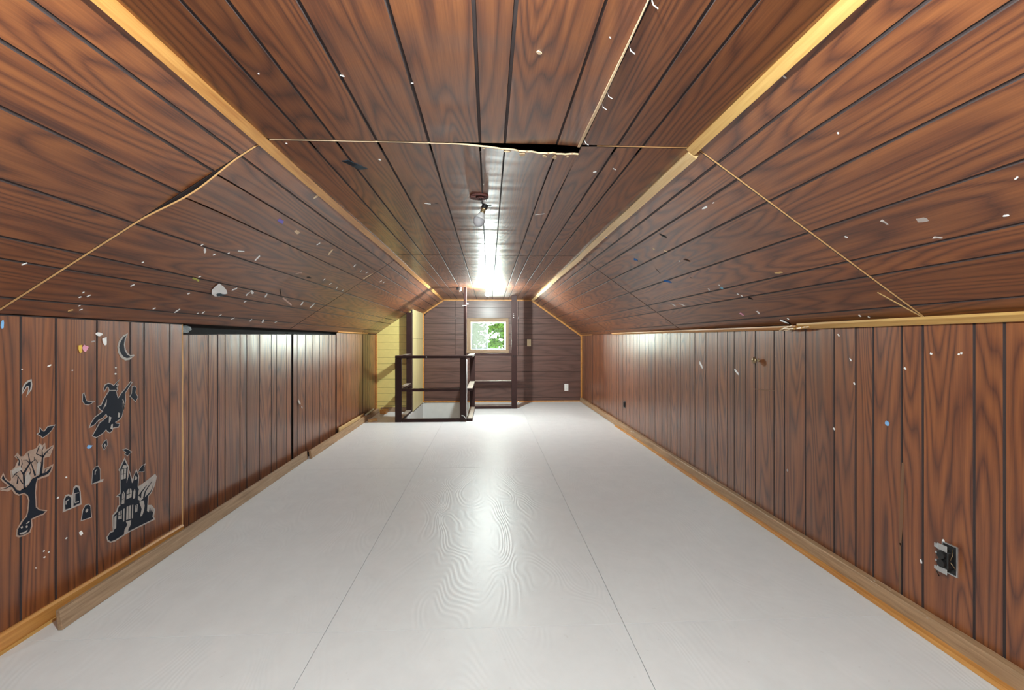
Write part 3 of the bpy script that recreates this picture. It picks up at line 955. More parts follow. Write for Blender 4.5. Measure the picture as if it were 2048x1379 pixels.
# right side and rear section to the second tall post
rbox('post', (-0.330, 8.10, 0.0), (-0.240, 8.138, 0.915))
rbox('tall_post', (0.388, 8.10, 0.0), (0.480, 8.138, 1.949))
for z in (0.9165, 0.440, 0.0):
    worn(rbox('side_rail', (-0.327, yF + 0.06, z), (-0.238, 8.099, z + 0.038)))
rbox('top_rail', (-0.330, 8.095, 0.916), (0.480 - 0.093, 8.185, 0.954))
worn(rbox('middle_rail', (-0.239, 8.100, 0.440), (0.387, 8.186, 0.478)))
rbox('bottom_rail', (-0.239, 8.100, 0.0), (0.387, 8.186, 0.038))
for x, z in ((0.415, 0.905), (0.445, 0.905)):
    rbox('block', (x - 0.008, 8.09, z - 0.02), (x + 0.008, 8.0995, z + 0.012), 0.001, M['void'])
# a bare nail head and white cord at the front post
v, f = lathe_vf((-0.90, yF - 0.002, 0.935), (0, -1, 0), [(0, 0.001), (0, 0.009), (0.004, 0.008), (0.005, 0.001)], 12)
mesh_obj('nail_head', v, f, M['whiteplastic'], rail)
for i, zz in enumerate((1.63, 1.60, 1.57)):
    v, f = lathe_vf((0.425, 8.0995, zz), (0, -1, 0), [(0, 0.001), (0, 0.007), (0.003, 0.006), (0.004, 0.001)], 10)
    mesh_obj('nail_head', v, f, M['whiteplastic'], rail)
v, f = tube_vf([(-0.322, yF + 0.02, 0.90), (-0.320, yF + 0.02, 0.55), (-0.322, yF + 0.018, 0.25), (-0.318, yF + 0.012, 0.09), (-0.330, yF - 0.012, 0.045), (-0.36, yF - 0.016, 0.085), (-0.395, yF - 0.014, 0.095)], 0.006, 6)
tag(mesh_obj('white_cord', v, f, M['whiteplastic'], None, True), 'thin white cord running down the front railing post', 'cord')
v, f = multi([box_vf((-0.42, 6.86, 1.895), (-0.398, 6.90, 1.948)), box_vf((-0.43, 6.85, 1.88), (-0.415, 6.91, 1.90))])
o = mesh_obj('ceiling_bracket', v, f, M['steel']); tag(o, 'small metal bracket on the ceiling beside the tall front post', 'bracket')
v, f = bevelled((-0.47, 6.86, 1.905), (-0.432, 6.90, 1.945), 0.003)
mesh_obj('block', v, f, M['blackplastic'], o)
v, f = multi([box_vf((-0.325, yF + 0.05, 1.70), (-0.30, yF + 0.08, 1.712)), box_vf((-0.385, yF + 0.02, 1.672), (-0.325, yF + 0.0385, 1.684))])
tag(mesh_obj('cord_cleat', v, f, M['whiteplastic']), 'white cleat fixed to the tall front post', 'cleat')

# ------------------------------------------------------------------ ceiling lamps
prof = [(0.0, 0.013), (0.012, 0.015)] + [(0.012 + 0.040 + 0.032 * -math.cos(t), 0.032 * math.sin(t)) for t in [math.radians(a) for a in (28, 45, 60, 75, 90, 105, 120, 135, 150, 165, 177)]]
def ceiling_lamp(x, y, label, mat):
    lamp = empty('ceiling_lamp', (x, y, 1.95), label, 'lamp')
    v, f = lathe_vf((x, y, 1.949), (0, 0, -1), [(0, 0.052), (0.008, 0.052), (0.014, 0.040), (0.034, 0.026), (0.050, 0.022), (0.050, 0.012)], 24)
    mesh_obj('lampholder', v, f, M['whiteplastic'], lamp, True)
    v, f = lathe_vf((x, y, 1.899), (0, 0, -1), prof, 24)
    mesh_obj('bulb', v, f, mat, lamp, True)
ceiling_lamp(-0.021, 6.85, 'lit bulb in a bare ceiling lampholder above the stairs', M['bulbon'])
ceiling_lamp(0.0, NEAR_LAMP_Y, 'lit bulb in a bare ceiling lampholder above the viewer', M['bulbnear'])

dead = empty('hanging_lamp', (-0.053, 2.53, 1.95), 'unlit bulb hanging by its wires from an open ceiling box', 'lamp')
C0 = Vector((-0.053, 2.53, 1.949))
v, f = lathe_vf(C0, (0, 0, -1), [(0, 0.050), (0.004, 0.052), (0.010, 0.050), (0.010, 0.040), (0.002, 0.038)], 16)
mesh_obj('junction_box', v, f, M['redbrown'], dead)
v, f = multi([box_vf((-0.095, 2.50, 1.932), (-0.070, 2.53, 1.945)), box_vf((-0.060, 2.515, 1.934), (-0.015, 2.545, 1.946)), box_vf((-0.088, 2.535, 1.936), (-0.060, 2.56, 1.947))])
mesh_obj('bracket', v, f, M['redbrown'], dead)
for i, P in enumerate(([(-0.060, 2.52, 1.946), (-0.050, 2.512, 1.928), (-0.040, 2.505, 1.915), (-0.038, 2.502, 1.900), (-0.028, 2.5, 1.890)],
                       [(-0.045, 2.53, 1.946), (-0.038, 2.515, 1.930), (-0.041, 2.508, 1.912), (-0.034, 2.502, 1.898), (-0.020, 2.5, 1.892)],
                       [(-0.040, 2.52, 1.946), (-0.026, 2.51, 1.936), (-0.014, 2.505, 1.928), (-0.012, 2.502, 1.914)])):
    v, f = tube_vf(P, 0.0017, 6)
    mesh_obj('wire', v, f, M['blackplastic'], dead, True)
ax = Vector((-0.36, -0.05, -0.93)).normalized()
S0 = Vector((-0.018, 2.5, 1.896))
v, f = lathe_vf(S0, ax, [(0, 0.008), (0.002, 0.016), (0.020, 0.017), (0.026, 0.014)], 14)
sk = mesh_obj('socket', v, f, M['blackplastic'], dead)
v, f = tube_vf([S0 + ax * 0.012 + Vector((0.012, 0, 0.004)), S0 + Vector((0.032, 0, -0.004))], [0.005, 0.004], 8)
mesh_obj('switch_key', v, f, M['blackplastic'], sk)
v, f = tube_vf([S0 + Vector((0.027, 0, -0.006)), S0 + Vector((0.026, 0.001, -0.045)), S0 + Vector((0.028, 0, -0.085))], 0.0007, 5)
mesh_obj('pull_chain', v, f, M['steel'], sk)
B0 = S0 + ax * 0.026
v, f = lathe_vf(B0, ax, [(0, 0.0135), (0.005, 0.0125), (0.009, 0.0138), (0.013, 0.0125), (0.018, 0.0136), (0.024, 0.013)], 16)
mesh_obj('screw_base', v, f, M['brass'], dead)
N0 = B0 + ax * 0.024
v, f = lathe_vf(N0, ax, [(0, 0.013), (0.006, 0.0155), (0.020, 0.0215), (0.034, 0.0285)], 20)
mesh_obj('bulb_neck', v, f, M['bulbneck'], dead, True)
v, f = lathe_vf(N0 + ax * 0.034, ax, [(0, 0.0285), (0.008, 0.0300), (0.016, 0.0298), (0.026, 0.0270), (0.034, 0.0220), (0.041, 0.0135), (0.044, 0.005), (0.0445, 0.0005)], 20)
mesh_obj('bulb_globe', v, f, M['bulboff'], dead, True)

# ------------------------------------------------------------------ electrical fittings
sw = empty('light_switch', (0.766, Y1 - 0.004, 1.062), 'almond light switch plate on the far wall right of the window', 'switch')
box('plate', (0.728, Y1 - 0.012, 1.062), (0.804, Y1 - 0.0042, 1.196), M['almond'], sw, 0.003)
box('toggle', (0.760, Y1 - 0.026, 1.118), (0.772, Y1 - 0.012, 1.142), M['almond'], sw, 0.002)
ou = empty('wall_outlet', (1.485, Y1 - 0.004, 0.206), 'white outlet plate low on the far wall', 'outlet')
box('plate', (1.446, Y1 - 0.012, 0.206), (1.524, Y1 - 0.0042, 0.341), M['whiteplastic'], ou, 0.003)
for z in (0.243, 0.303):
    v, f = lathe_vf((1.485, Y1 - 0.012, z), (0, -1, 0), [(0, 0.019), (0.003, 0.018), (0.003, 0.001)], 16)
    so = mesh_obj('socket', v, f, M['whiteplastic'], ou)
    for dx in (-0.007, 0.007):
        box('slot', (1.485 + dx - 0.0015, Y1 - 0.0165, z - 0.006), (1.485 + dx + 0.0015, Y1 - 0.0152, z + 0.006), M['blackplastic'], so, 0)
# receptacle hanging out of its box on the near right wall
xw = XR - 0.0055
rc = empty('open_outlet', (xw, 1.742, 0.270), 'black bare receptacle pulled out of its box in the right wall', 'outlet')
v, f = multi([box_vf((xw - 0.0045, 1.710, 0.272), (xw + 0.0005, 1.714, 0.388)), box_vf((xw - 0.0045, 1.768, 0.272), (xw + 0.0005, 1.771, 0.388)),
              box_vf((xw - 0.0045, 1.714, 0.384), (xw + 0.0005, 1.768, 0.388)), box_vf((xw - 0.0045, 1.714, 0.272), (xw + 0.0005, 1.768, 0.276))])
mesh_obj('box_rim', v, f, M['steel'], rc)
box('box_cavity', (xw - 0.0012, 1.714, 0.276), (xw + 0.0004, 1.768, 0.384), M['void'], rc, 0)
box('receptacle_body', (xw - 0.030, 1.722, 0.298), (xw - 0.004, 1.762, 0.362), M['blackplastic'], rc, 0.003)
for z in (0.315, 0.346):
    v, f = lathe_vf((xw - 0.030, 1.744, z), (-1, 0, 0), [(0, 0.0165), (0.008, 0.016), (0.009, 0.014), (0.009, 0.001)], 14)
    s_ = mesh_obj('socket', v, f, M['blackplastic'], rc)
    v, f = lathe_vf((xw - 0.036, 1.760, z + 0.004), (-1, 0, 0), [(0, 0.0045), (0.004, 0.004), (0.0045, 0.0005)], 8)
    mesh_obj('screw', v, f, M['steel'], s_)
for z0, z1 in ((0.362, 0.386), (0.276, 0.298)):
    v, f = multi([bevelled((xw - 0.032, 1.724, z0), (xw - 0.029, 1.764, z1), 0.001), bevelled((xw - 0.034, 1.760, z0 + 0.004), (xw - 0.028, 1.774, z1 - 0.004), 0.001)])
    mesh_obj('mounting_strap', v, f, M['steel'], rc)
for i, P in enumerate(([(xw - 0.003, 1.730, 0.372), (xw - 0.016, 1.718, 0.350), (xw - 0.020, 1.722, 0.332)], [(xw - 0.003, 1.718, 0.300), (xw - 0.014, 1.716, 0.315), (xw - 0.018, 1.722, 0.325)],
                       [(xw - 0.004, 1.762, 0.282), (xw - 0.022, 1.775, 0.268), (xw - 0.014, 1.772, 0.250)])):
    v, f = tube_vf(P, 0.0018, 6)
    mesh_obj('wire', v, f, M['brass'] if i < 2 else M['blackplastic'], rc, True)
sl = empty('dark_wall_box', (xw, 6.13, 0.285), 'narrow dark open outlet box on the far right wall', 'outlet')
box('rim', (xw - 0.002, 6.085, 0.285), (xw + 0.0005, 6.176, 0.381), M['blackplastic'], sl, 0)
box('terminal', (xw - 0.010, 6.10, 0.30), (xw - 0.002, 6.16, 0.36), M['void'], sl, 0.002)
kn = empty('hatch_pull_fixture', (xw, 3.045, 1.03), 'round brass knob on the access hatch of the right wall', 'knob')
v, f = lathe_vf((xw + 0.0005, 3.045, 1.044), (-1, 0, 0), [(0, 0.013), (0.003, 0.012), (0.005, 0.006), (0.016, 0.006)], 16)
mesh_obj('stem', v, f, M['brass'], kn, True)
v, f = lathe_vf((xw - 0.015, 3.045, 1.044), (-1, 0, 0), [(0, 0.008), (0.004, 0.018), (0.012, 0.023), (0.020, 0.019), (0.025, 0.009), (0.0255, 0.0005)], 16)
mesh_obj('knob', v, f, M['brass'], kn, True)

SCRAPS = [
    ('SL', 1.178, 2.374, 1.199, 2.392, 0.0148, 'beige', 'torn beige splinter at the left ceiling trim, nearer of two', 'wood_splinter', 'splinter'),
    ('SL', 1.144, 2.499, 1.197, 2.495, 0.0172, 'beige', 'pale wedge shaped splinter below the left ceiling trim', 'wood_splinter', 'splinter'),
    ('SL', 1.191, 2.146, 1.195, 2.207, 0.0152, 'black', 'ragged black hole punched beside the left ceiling trim', 'nail_hole', 'hole'),
    ('SL', 0.934, 2.48, 0.933, 2.534, 0.0207, 'purple', 'small purple tape scrap high on the left slope', 'tape_scrap', 'scrap'),
    ('SL', 0.928, 2.713, 0.923, 2.767, 0.0223, 'beige', 'round beige chip in the middle of the left slope', 'wood_chip', 'chip'),
    ('SL', 0.891, 3.348, 0.943, 3.302, 0.02, 'beige', 'two toned beige tape scrap right of the round chip on the left slope', 'tape_scrap', 'scrap'),
    ('SL', 0.399, 2.512, 0.392, 2.566, 0.0112, 'olive', 'olive green tape dot on the left slope beside the white paper', 'tape_scrap', 'scrap'),
    ('SL', 0.389, 3.596, 0.333, 3.855, 0.0125, 'pinkish', 'long pinkish tape strip hanging from the left slope', 'tape_scrap', 'scrap'),
    ('SL', 0.465, 3.399, 0.393, 3.565, 0.0086, 'darkbrown', 'dark brown curled sliver above the pinkish tape strip', 'tape_scrap', 'scrap'),
    ('SL', 0.393, 3.115, 0.373, 3.177, 0.0172, 'white', 'round white tack on the left slope groove', 'push_tack', 'tack'),
    ('SL', 0.345, 3.131, 0.379, 3.122, 0.0071, 'white', 'thin white tape tail beside the round white tack', 'tape_scrap', 'scrap'),
    ('SL', 0.646, 3.497, 0.65, 3.572, 0.0142, 'black', 'small black hole with torn rim on the left slope', 'nail_hole', 'hole'),
    ('SL', 0.64, 3.302, 0.669, 3.347, 0.0104, 'pinkish', 'pinkish tape scrap above the small black hole on the left slope', 'tape_scrap', 'scrap'),
    ('SL', 0.049, 2.128, 0.061, 2.14, 0.0109, 'tan', 'tan wood chip low on the left slope above the near wall panel', 'wood_chip', 'chip'),
    ('SL', 0.842, 4.423, 0.933, 4.444, 0.0172, 'beige', 'beige sliver with dark scratch toward the far left slope', 'tape_scrap', 'scrap'),
    ('SL', 0.607, 2.318, 0.58, 2.357, 0.0101, 'white', '*white tape scrap on left ceiling slope', 'tape_scrap', 'scrap'),
    ('SL', 0.634, 2.754, 0.679, 2.731, 0.0135, 'white', '*white tape scrap on left ceiling slope', 'tape_scrap', 'scrap'),
    ('SL', 0.581, 2.422, 0.594, 2.422, 0.007, 'white', '*white tape scrap on left ceiling slope', 'tape_scrap', 'scrap'),
    ('SL', 0.617, 2.276, 0.629, 2.274, 0.0067, 'white', '*white tape scrap on left ceiling slope', 'tape_scrap', 'scrap'),
    ('SL', 0.619, 2.496, 0.63, 2.496, 0.0071, 'white', '*white tape scrap on left ceiling slope', 'tape_scrap', 'scrap'),
    ('SL', 0.66, 2.536, 0.669, 2.58, 0.0054, 'white', '*white tape scrap on left ceiling slope', 'tape_scrap', 'scrap'),
    ('SL', 0.367, 2.932, 0.39, 2.952, 0.0145, 'white', '*white tape scrap on left ceiling slope', 'tape_scrap', 'scrap'),
    ('SL', 0.36, 3.365, 0.396, 3.328, 0.0139, 'white', '*white tape scrap on left ceiling slope', 'tape_scrap', 'scrap'),
    ('SL', 0.349, 4.019, 0.389, 3.969, 0.0161, 'white', '*white tape scrap on left ceiling slope', 'tape_scrap', 'scrap'),
    ('SL', 0.337, 4.244, 0.398, 4.211, 0.0197, 'white', '*white tape scrap on left ceiling slope', 'tape_scrap', 'scrap'),
    ('SL', 0.275, 3.219, 0.293, 3.224, 0.0112, 'white', '*white tape scrap on left ceiling slope', 'tape_scrap', 'scrap'),
    ('SL', 0.105, 2.749, 0.14, 2.747, 0.0122, 'white', '*white tape scrap on left ceiling slope', 'tape_scrap', 'scrap'),
    ('SL', 0.115, 2.563, 0.129, 2.567, 0.0077, 'white', '*white tape scrap on left ceiling slope', 'tape_scrap', 'scrap'),
    ('SL', 0.272, 2.636, 0.284, 2.641, 0.0077, 'white', '*white tape scrap on left ceiling slope', 'tape_scrap', 'scrap'),
    ('SL', 0.11, 2.942, 0.12, 2.944, 0.0075, 'white', '*white tape scrap on left ceiling slope', 'tape_scrap', 'scrap'),
    ('SL', 0.118, 2.985, 0.139, 2.978, 0.0108, 'white', '*white tape scrap on left ceiling slope', 'tape_scrap', 'scrap'),
    ('SL', 0.107, 3.18, 0.127, 3.179, 0.0079, 'white', '*white tape scrap on left ceiling slope', 'tape_scrap', 'scrap'),
    ('SL', 0.084, 3.359, 0.104, 3.379, 0.0083, 'white', '*white tape scrap on left ceiling slope', 'tape_scrap', 'scrap'),
    ('SL', 0.078, 3.629, 0.108, 3.609, 0.0101, 'white', '*white tape scrap on left ceiling slope', 'tape_scrap', 'scrap'),
    ('SL', 0.073, 3.835, 0.114, 3.781, 0.0158, 'white', '*white tape scrap on left ceiling slope', 'tape_scrap', 'scrap'),
    ('SL', 0.09, 4.018, 0.104, 4.034, 0.0109, 'white', '*white tape scrap on left ceiling slope', 'tape_scrap', 'scrap'),
    ('SL', 0.913, 3.071, 0.938, 3.075, 0.0083, 'white', '*white tape scrap on left ceiling slope', 'tape_scrap', 'scrap'),
    ('SL', 0.668, 3.78, 0.688, 3.773, 0.01, 'white', '*white tape scrap on left ceiling slope', 'tape_scrap', 'scrap'),
    ('SL', 0.648, 3.975, 0.669, 3.972, 0.0131, 'white', '*white tape scrap on left ceiling slope', 'tape_scrap', 'scrap'),
    ('SL', 0.623, 4.204, 0.649, 4.174, 0.0083, 'white', '*white tape scrap on left ceiling slope', 'tape_scrap', 'scrap'),
    ('SL', 0.625, 4.362, 0.644, 4.361, 0.0114, 'white', '*white tape scrap on left ceiling slope', 'tape_scrap', 'scrap'),
    ('SL', 0.903, 3.929, 0.93, 3.906, 0.0154, 'white', '*white tape scrap on left ceiling slope', 'tape_scrap', 'scrap'),
    ('SL', 0.894, 4.159, 0.915, 4.151, 0.0108, 'white', '*white tape scrap on left ceiling slope', 'tape_scrap', 'scrap'),
    ('SL', 0.904, 4.303, 0.925, 4.313, 0.0098, 'white', '*white tape scrap on left ceiling slope', 'tape_scrap', 'scrap'),
    ('SL', 0.887, 4.888, 0.916, 4.895, 0.0157, 'white', '*white tape scrap on left ceiling slope', 'tape_scrap', 'scrap'),
    ('SL', 0.898, 5.013, 0.925, 5.009, 0.0096, 'white', '*white tape scrap on left ceiling slope', 'tape_scrap', 'scrap'),
    ('SL', 1.178, 2.674, 1.172, 2.708, 0.0073, 'white', '*white tape scrap on left ceiling slope', 'tape_scrap', 'scrap'),
    ('SL', 0.289, 1.713, 0.306, 1.72, 0.0053, 'white', '*white tape scrap on left ceiling slope', 'tape_scrap', 'scrap'),
    ('SL', 0.089, 2.138, 0.096, 2.142, 0.0046, 'white', '*white tape scrap on left ceiling slope', 'tape_scrap', 'scrap'),
    ('SL', 0.062, 2.171, 0.071, 2.178, 0.0039, 'white', '*white tape scrap on left ceiling slope', 'tape_scrap', 'scrap'),
    ('SL', 0.147, 2.083, 0.154, 2.089, 0.0038, 'white', '*white tape scrap on left ceiling slope', 'tape_scrap', 'scrap'),
    ('SL', 0.18, 2.068, 0.188, 2.07, 0.0037, 'white', '*white tape scrap on left ceiling slope', 'tape_scrap', 'scrap'),
    ('SL', 0.158, 2.113, 0.173, 2.116, 0.0053, 'white', '*white tape scrap on left ceiling slope', 'tape_scrap', 'scrap'),
    ('SL', 0.265, 2.238, 0.28, 2.244, 0.0054, 'white', '*white tape scrap on left ceiling slope', 'tape_scrap', 'scrap'),
    ('SL', 0.426, 2.12, 0.432, 2.125, 0.0044, 'white', '*white tape scrap on left ceiling slope', 'tape_scrap', 'scrap'),
    ('SL', 0.271, 2.64, 0.282, 2.645, 0.0052, 'white', '*white tape scrap on left ceiling slope', 'tape_scrap', 'scrap'),
    ('SL', 0.116, 2.562, 0.129, 2.564, 0.0069, 'white', '*white tape scrap on left ceiling slope', 'tape_scrap', 'scrap'),
    ('SL', 0.412, 2.538, 0.423, 2.545, 0.0049, 'white', '*white tape scrap on left ceiling slope', 'tape_scrap', 'scrap'),
    ('SL', 0.617, 2.275, 0.626, 2.276, 0.0045, 'white', '*white tape scrap on left ceiling slope', 'tape_scrap', 'scrap'),
    ('SL', 1.176, 3.553, 1.185, 3.612, 0.0163, 'black', '*black nail hole in left ceiling slope', 'nail_hole', 'hole'),
    ('SL', 1.18, 4.316, 1.186, 4.396, 0.0167, 'black', '*black nail hole in left ceiling slope', 'nail_hole', 'hole'),
    ('SL', 1.185, 3.032, 1.187, 3.053, 0.0071, 'black', '*black nail hole in left ceiling slope', 'nail_hole', 'hole'),
    ('SL', 1.189, 3.235, 1.193, 3.26, 0.0064, 'black', '*black nail hole in left ceiling slope', 'nail_hole', 'hole'),
    ('SR', 1.172, 2.125, 1.161, 2.135, 0.0039, 'grey', 'left of two grey staples high on the right slope', 'staple', 'staple'),
    ('SR', 1.167, 2.112, 1.155, 2.123, 0.0039, 'grey', 'right of two grey staples high on the right slope', 'staple', 'staple'),
    ('SR', 0.936, 2.202, 0.936, 2.17, 0.0097, 'white', 'bright white tape scrap in the upper right slope', 'tape_scrap', 'scrap'),
    ('SR', 1.179, 3.448, 1.14, 3.394, 0.0211, 'blue', 'blue tape scrap nearest the right ceiling trim', 'tape_scrap', 'scrap'),
    ('SR', 0.94, 2.767, 0.902, 2.741, 0.0253, 'black', 'black smudged scuff between grooves of the right slope', 'paint_smudge', 'smudge'),
    ('SR', 0.884, 3.018, 0.868, 3.02, 0.0126, 'beige', 'beige chip left of the dark edged one on the right slope', 'wood_chip', 'chip'),
    ('SR', 0.832, 2.935, 0.811, 2.921, 0.0124, 'beige', 'beige chip on a groove of the right slope', 'wood_chip', 'chip'),
    ('SR', 0.884, 3.415, 0.86, 3.399, 0.0281, 'blue', 'small square blue tape scrap in the middle right slope', 'tape_scrap', 'scrap'),
    ('SR', 0.714, 2.854, 0.685, 2.828, 0.0162, 'darkbrown', 'dark brown tape strip with pink edge on the right slope', 'tape_scrap', 'scrap'),
    ('SR', 0.568, 3.048, 0.553, 3.043, 0.013, 'darkbrown', 'tiny dark brown hole below the dark tape strip', 'nail_hole', 'hole'),
    ('SR', 0.606, 3.419, 0.578, 3.35, 0.0262, 'blue', 'larger blue tape scrap on a lower groove of the right slope', 'tape_scrap', 'scrap'),
    ('SR', 0.418, 2.881, 0.404, 2.866, 0.023, 'cyan', 'pale cyan tape scrap on the lower right slope', 'tape_scrap', 'scrap'),
    ('SR', 0.291, 2.742, 0.268, 2.732, 0.0143, 'black', 'black tape scrap with white end on the lower right slope', 'tape_scrap', 'scrap'),
    ('SR', 0.367, 3.787, 0.326, 3.764, 0.0105, 'white', 'left of two thin white strips low on the right slope', 'tape_scrap', 'scrap'),
    ('SR', 0.349, 3.653, 0.311, 3.614, 0.0077, 'white', 'right of two thin white strips low on the right slope', 'tape_scrap', 'scrap'),
    ('SR', 0.164, 3.029, 0.13, 3.039, 0.0156, 'pink', 'pink curled tape scrap above the right wall trim', 'tape_scrap', 'scrap'),
    ('SR', 0.163, 2.835, 0.129, 2.854, 0.0127, 'white', 'white curled tape scrap above the right wall trim', 'tape_scrap', 'scrap'),
    ('SR', 0.058, 2.741, 0.016, 2.694, 0.0357, 'black', 'black torn hole beside the splintered right wall trim', 'torn_hole', 'hole'),
    ('SR', 0.061, 2.734, 0.021, 2.706, 0.0084, 'white', 'white sliver across the black torn hole', 'tape_scrap', 'scrap'),
    ('SR', 0.431, 2.3, 0.425, 2.245, 0.0124, 'tan', 'tan scuff mark on the right slope', 'scuff_mark', 'scuff'),
    ('SR', 0.511, 1.445, 0.501, 1.414, 0.0214, 'greyish', 'greyish tape residue patch on the near right slope', 'tape_residue', 'residue'),
    ('SR', 0.556, 1.538, 0.528, 1.539, 0.0049, 'greyish', 'slanted pale tape strip beside the residue patch', 'tape_scrap', 'scrap'),
    ('SR', 0.427, 1.457, 0.413, 1.44, 0.0055, 'greyish', 'thin pale tape strip below the residue patch', 'tape_scrap', 'scrap'),
    ('SR', 0.195, 1.9, 0.015, 1.851, 0.0066, 'tan', 'long tan splinter peeling at the right slope seam', 'wood_splinter', 'splinter'),
    ('SR', 0.732, 3.311, 0.682, 3.337, 0.0092, 'darkbrown', 'dark triangular tear in the right slope', 'torn_hole', 'hole'),
    ('SR', 0.935, 2.112, 0.934, 2.099, 0.0039, 'white', '*white tape scrap on right ceiling slope', 'tape_scrap', 'scrap'),
    ('SR', 0.431, 3.02, 0.416, 3.029, 0.0087, 'white', '*white tape scrap on right ceiling slope', 'tape_scrap', 'scrap'),
    ('SR', 0.339, 2.803, 0.329, 2.798, 0.0072, 'white', '*white tape scrap on right ceiling slope', 'tape_scrap', 'scrap'),
    ('SR', 0.318, 2.79, 0.307, 2.785, 0.0072, 'white', '*white tape scrap on right ceiling slope', 'tape_scrap', 'scrap'),
    ('SR', 0.07, 2.656, 0.055, 2.658, 0.0082, 'white', '*white tape scrap on right ceiling slope', 'tape_scrap', 'scrap'),
    ('SR', 0.443, 2.861, 0.434, 2.861, 0.0073, 'white', '*white tape scrap on right ceiling slope', 'tape_scrap', 'scrap'),
    ('SR', 0.72, 2.92, 0.709, 2.928, 0.0072, 'white', '*white tape scrap on right ceiling slope', 'tape_scrap', 'scrap'),
    ('SR', 0.444, 1.239, 0.442, 1.226, 0.0045, 'white', '*white tape scrap on right ceiling slope', 'tape_scrap', 'scrap'),
    ('SR', 0.555, 1.133, 0.559, 1.123, 0.0042, 'white', '*white tape scrap on right ceiling slope', 'tape_scrap', 'scrap'),
    ('SR', 0.531, 1.731, 0.523, 1.725, 0.0039, 'white', '*white tape scrap on right ceiling slope', 'tape_scrap', 'scrap'),
    ('SR', 0.054, 2.141, 0.041, 2.144, 0.0081, 'white', '*white tape scrap on right ceiling slope', 'tape_scrap', 'scrap'),
    ('SR', 0.037, 2.103, 0.026, 2.104, 0.0048, 'white', '*white tape scrap on right ceiling slope', 'tape_scrap', 'scrap'),
    ('SR', 1.195, 1.258, 1.19, 1.247, 0.0103, 'white', '*white tape scrap on right ceiling slope', 'tape_scrap', 'scrap'),
    ('SR', 1.158, 1.309, 1.146, 1.309, 0.0048, 'white', '*white tape scrap on right ceiling slope', 'tape_scrap', 'scrap'),
    ('SR', 0.919, 1.354, 0.913, 1.356, 0.004, 'white', '*white tape scrap on right ceiling slope', 'tape_scrap', 'scrap'),
    ('C', 0.129, 1.256, 0.141, 1.266, 0.0107, 'beige', 'beige chip on the near ceiling between grooves', 'wood_chip', 'chip'),
    ('C', -0.434, 1.397, -0.423, 1.404, 0.0028, 'white', '*tiny white staple mark on the ceiling', 'staple', 'staple'),
    ('C', -0.233, 1.429, -0.227, 1.43, 0.0027, 'white', '*tiny white staple mark on the ceiling', 'staple', 'staple'),
    ('C', -0.669, 1.401, -0.666, 1.403, 0.0029, 'white', '*tiny white staple mark on the ceiling', 'staple', 'staple'),
    ('C', -0.796, 1.889, -0.792, 1.894, 0.0036, 'white', '*tiny white staple mark on the ceiling', 'staple', 'staple'),
    ('C', -0.469, 2.038, -0.465, 2.049, 0.0074, 'white', '*tiny white staple mark on the ceiling', 'staple', 'staple'),
    ('C', 0.306, 1.186, 0.311, 1.191, 0.0028, 'white', '*tiny white staple mark on the ceiling', 'staple', 'staple'),
    ('C', 0.478, 2.147, 0.492, 2.139, 0.0039, 'white', '*tiny white staple mark on the ceiling', 'staple', 'staple'),
    ('C', 0.557, 2.094, 0.575, 2.112, 0.0038, 'white', '*tiny white staple mark on the ceiling', 'staple', 'staple'),
    ('C', -0.361, 2.68, -0.33, 2.694, 0.0055, 'white', '*tiny white staple mark on the ceiling', 'staple', 'staple'),
    ('C', 0.284, 2.891, 0.337, 2.864, 0.005, 'white', '*tiny white staple mark on the ceiling', 'staple', 'staple'),
    ('C', -0.304, 2.677, -0.289, 2.687, 0.007, 'black', 'short black hole beside a staple on the far ceiling', 'nail_hole', 'hole'),
    ('WR', 3.914, 0.991, 3.858, 0.943, 0.0228, 'white', 'white paint fleck on the far right wall, left of two', 'paint_fleck', 'fleck'),
    ('WR', 3.345, 0.966, 3.29, 0.934, 0.0161, 'white', 'white star shaped paint fleck on the right wall', 'paint_fleck', 'fleck'),
    ('WR', 2.034, 0.813, 2.024, 0.795, 0.0203, 'lightblue', 'light blue tape dot on the right wall', 'tape_scrap', 'scrap'),
    ('WR', 3.129, 0.847, 2.865, 0.861, 0.0077, 'scar', 'pale horizontal scratch below the wall knob', 'scratch', 'scratch'),
    ('WR', 1.95, 0.648, 1.962, 0.287, 0.0172, 'scar', 'long pale scraped streak down the near right wall', 'scrape_mark', 'scrape'),
    ('WR', 1.965, 0.297, 1.965, 0.079, 0.0119, 'scar', 'lower end of the pale scraped streak above the baseboard', 'scrape_mark', 'scrape'),
    ('WR', 1.943, 1.059, 1.933, 1.053, 0.0084, 'white', '*tiny white paint dot on the right wall', 'paint_dot', 'paint dot'),
    ('WR', 1.823, 1.124, 1.815, 1.121, 0.0081, 'white', '*tiny white paint dot on the right wall', 'paint_dot', 'paint dot'),
    ('WR', 1.709, 1.126, 1.704, 1.122, 0.0079, 'white', '*tiny white paint dot on the right wall', 'paint_dot', 'paint dot'),
    ('WR', 1.7, 1.13, 1.694, 1.126, 0.0078, 'white', '*tiny white paint dot on the right wall', 'paint_dot', 'paint dot'),
    ('WR', 2.36, 0.723, 2.35, 0.715, 0.0095, 'white', '*tiny white paint dot on the right wall', 'paint_dot', 'paint dot'),
    ('WR', 2.223, 0.971, 2.217, 0.96, 0.0076, 'white', '*tiny white paint dot on the right wall', 'paint_dot', 'paint dot'),
    ('WR', 1.771, 0.394, 1.765, 0.387, 0.0084, 'white', '*tiny white paint dot on the right wall', 'paint_dot', 'paint dot'),
    ('WR', 1.865, 0.271, 1.861, 0.257, 0.0073, 'white', '*tiny white paint dot on the right wall', 'paint_dot', 'paint dot'),
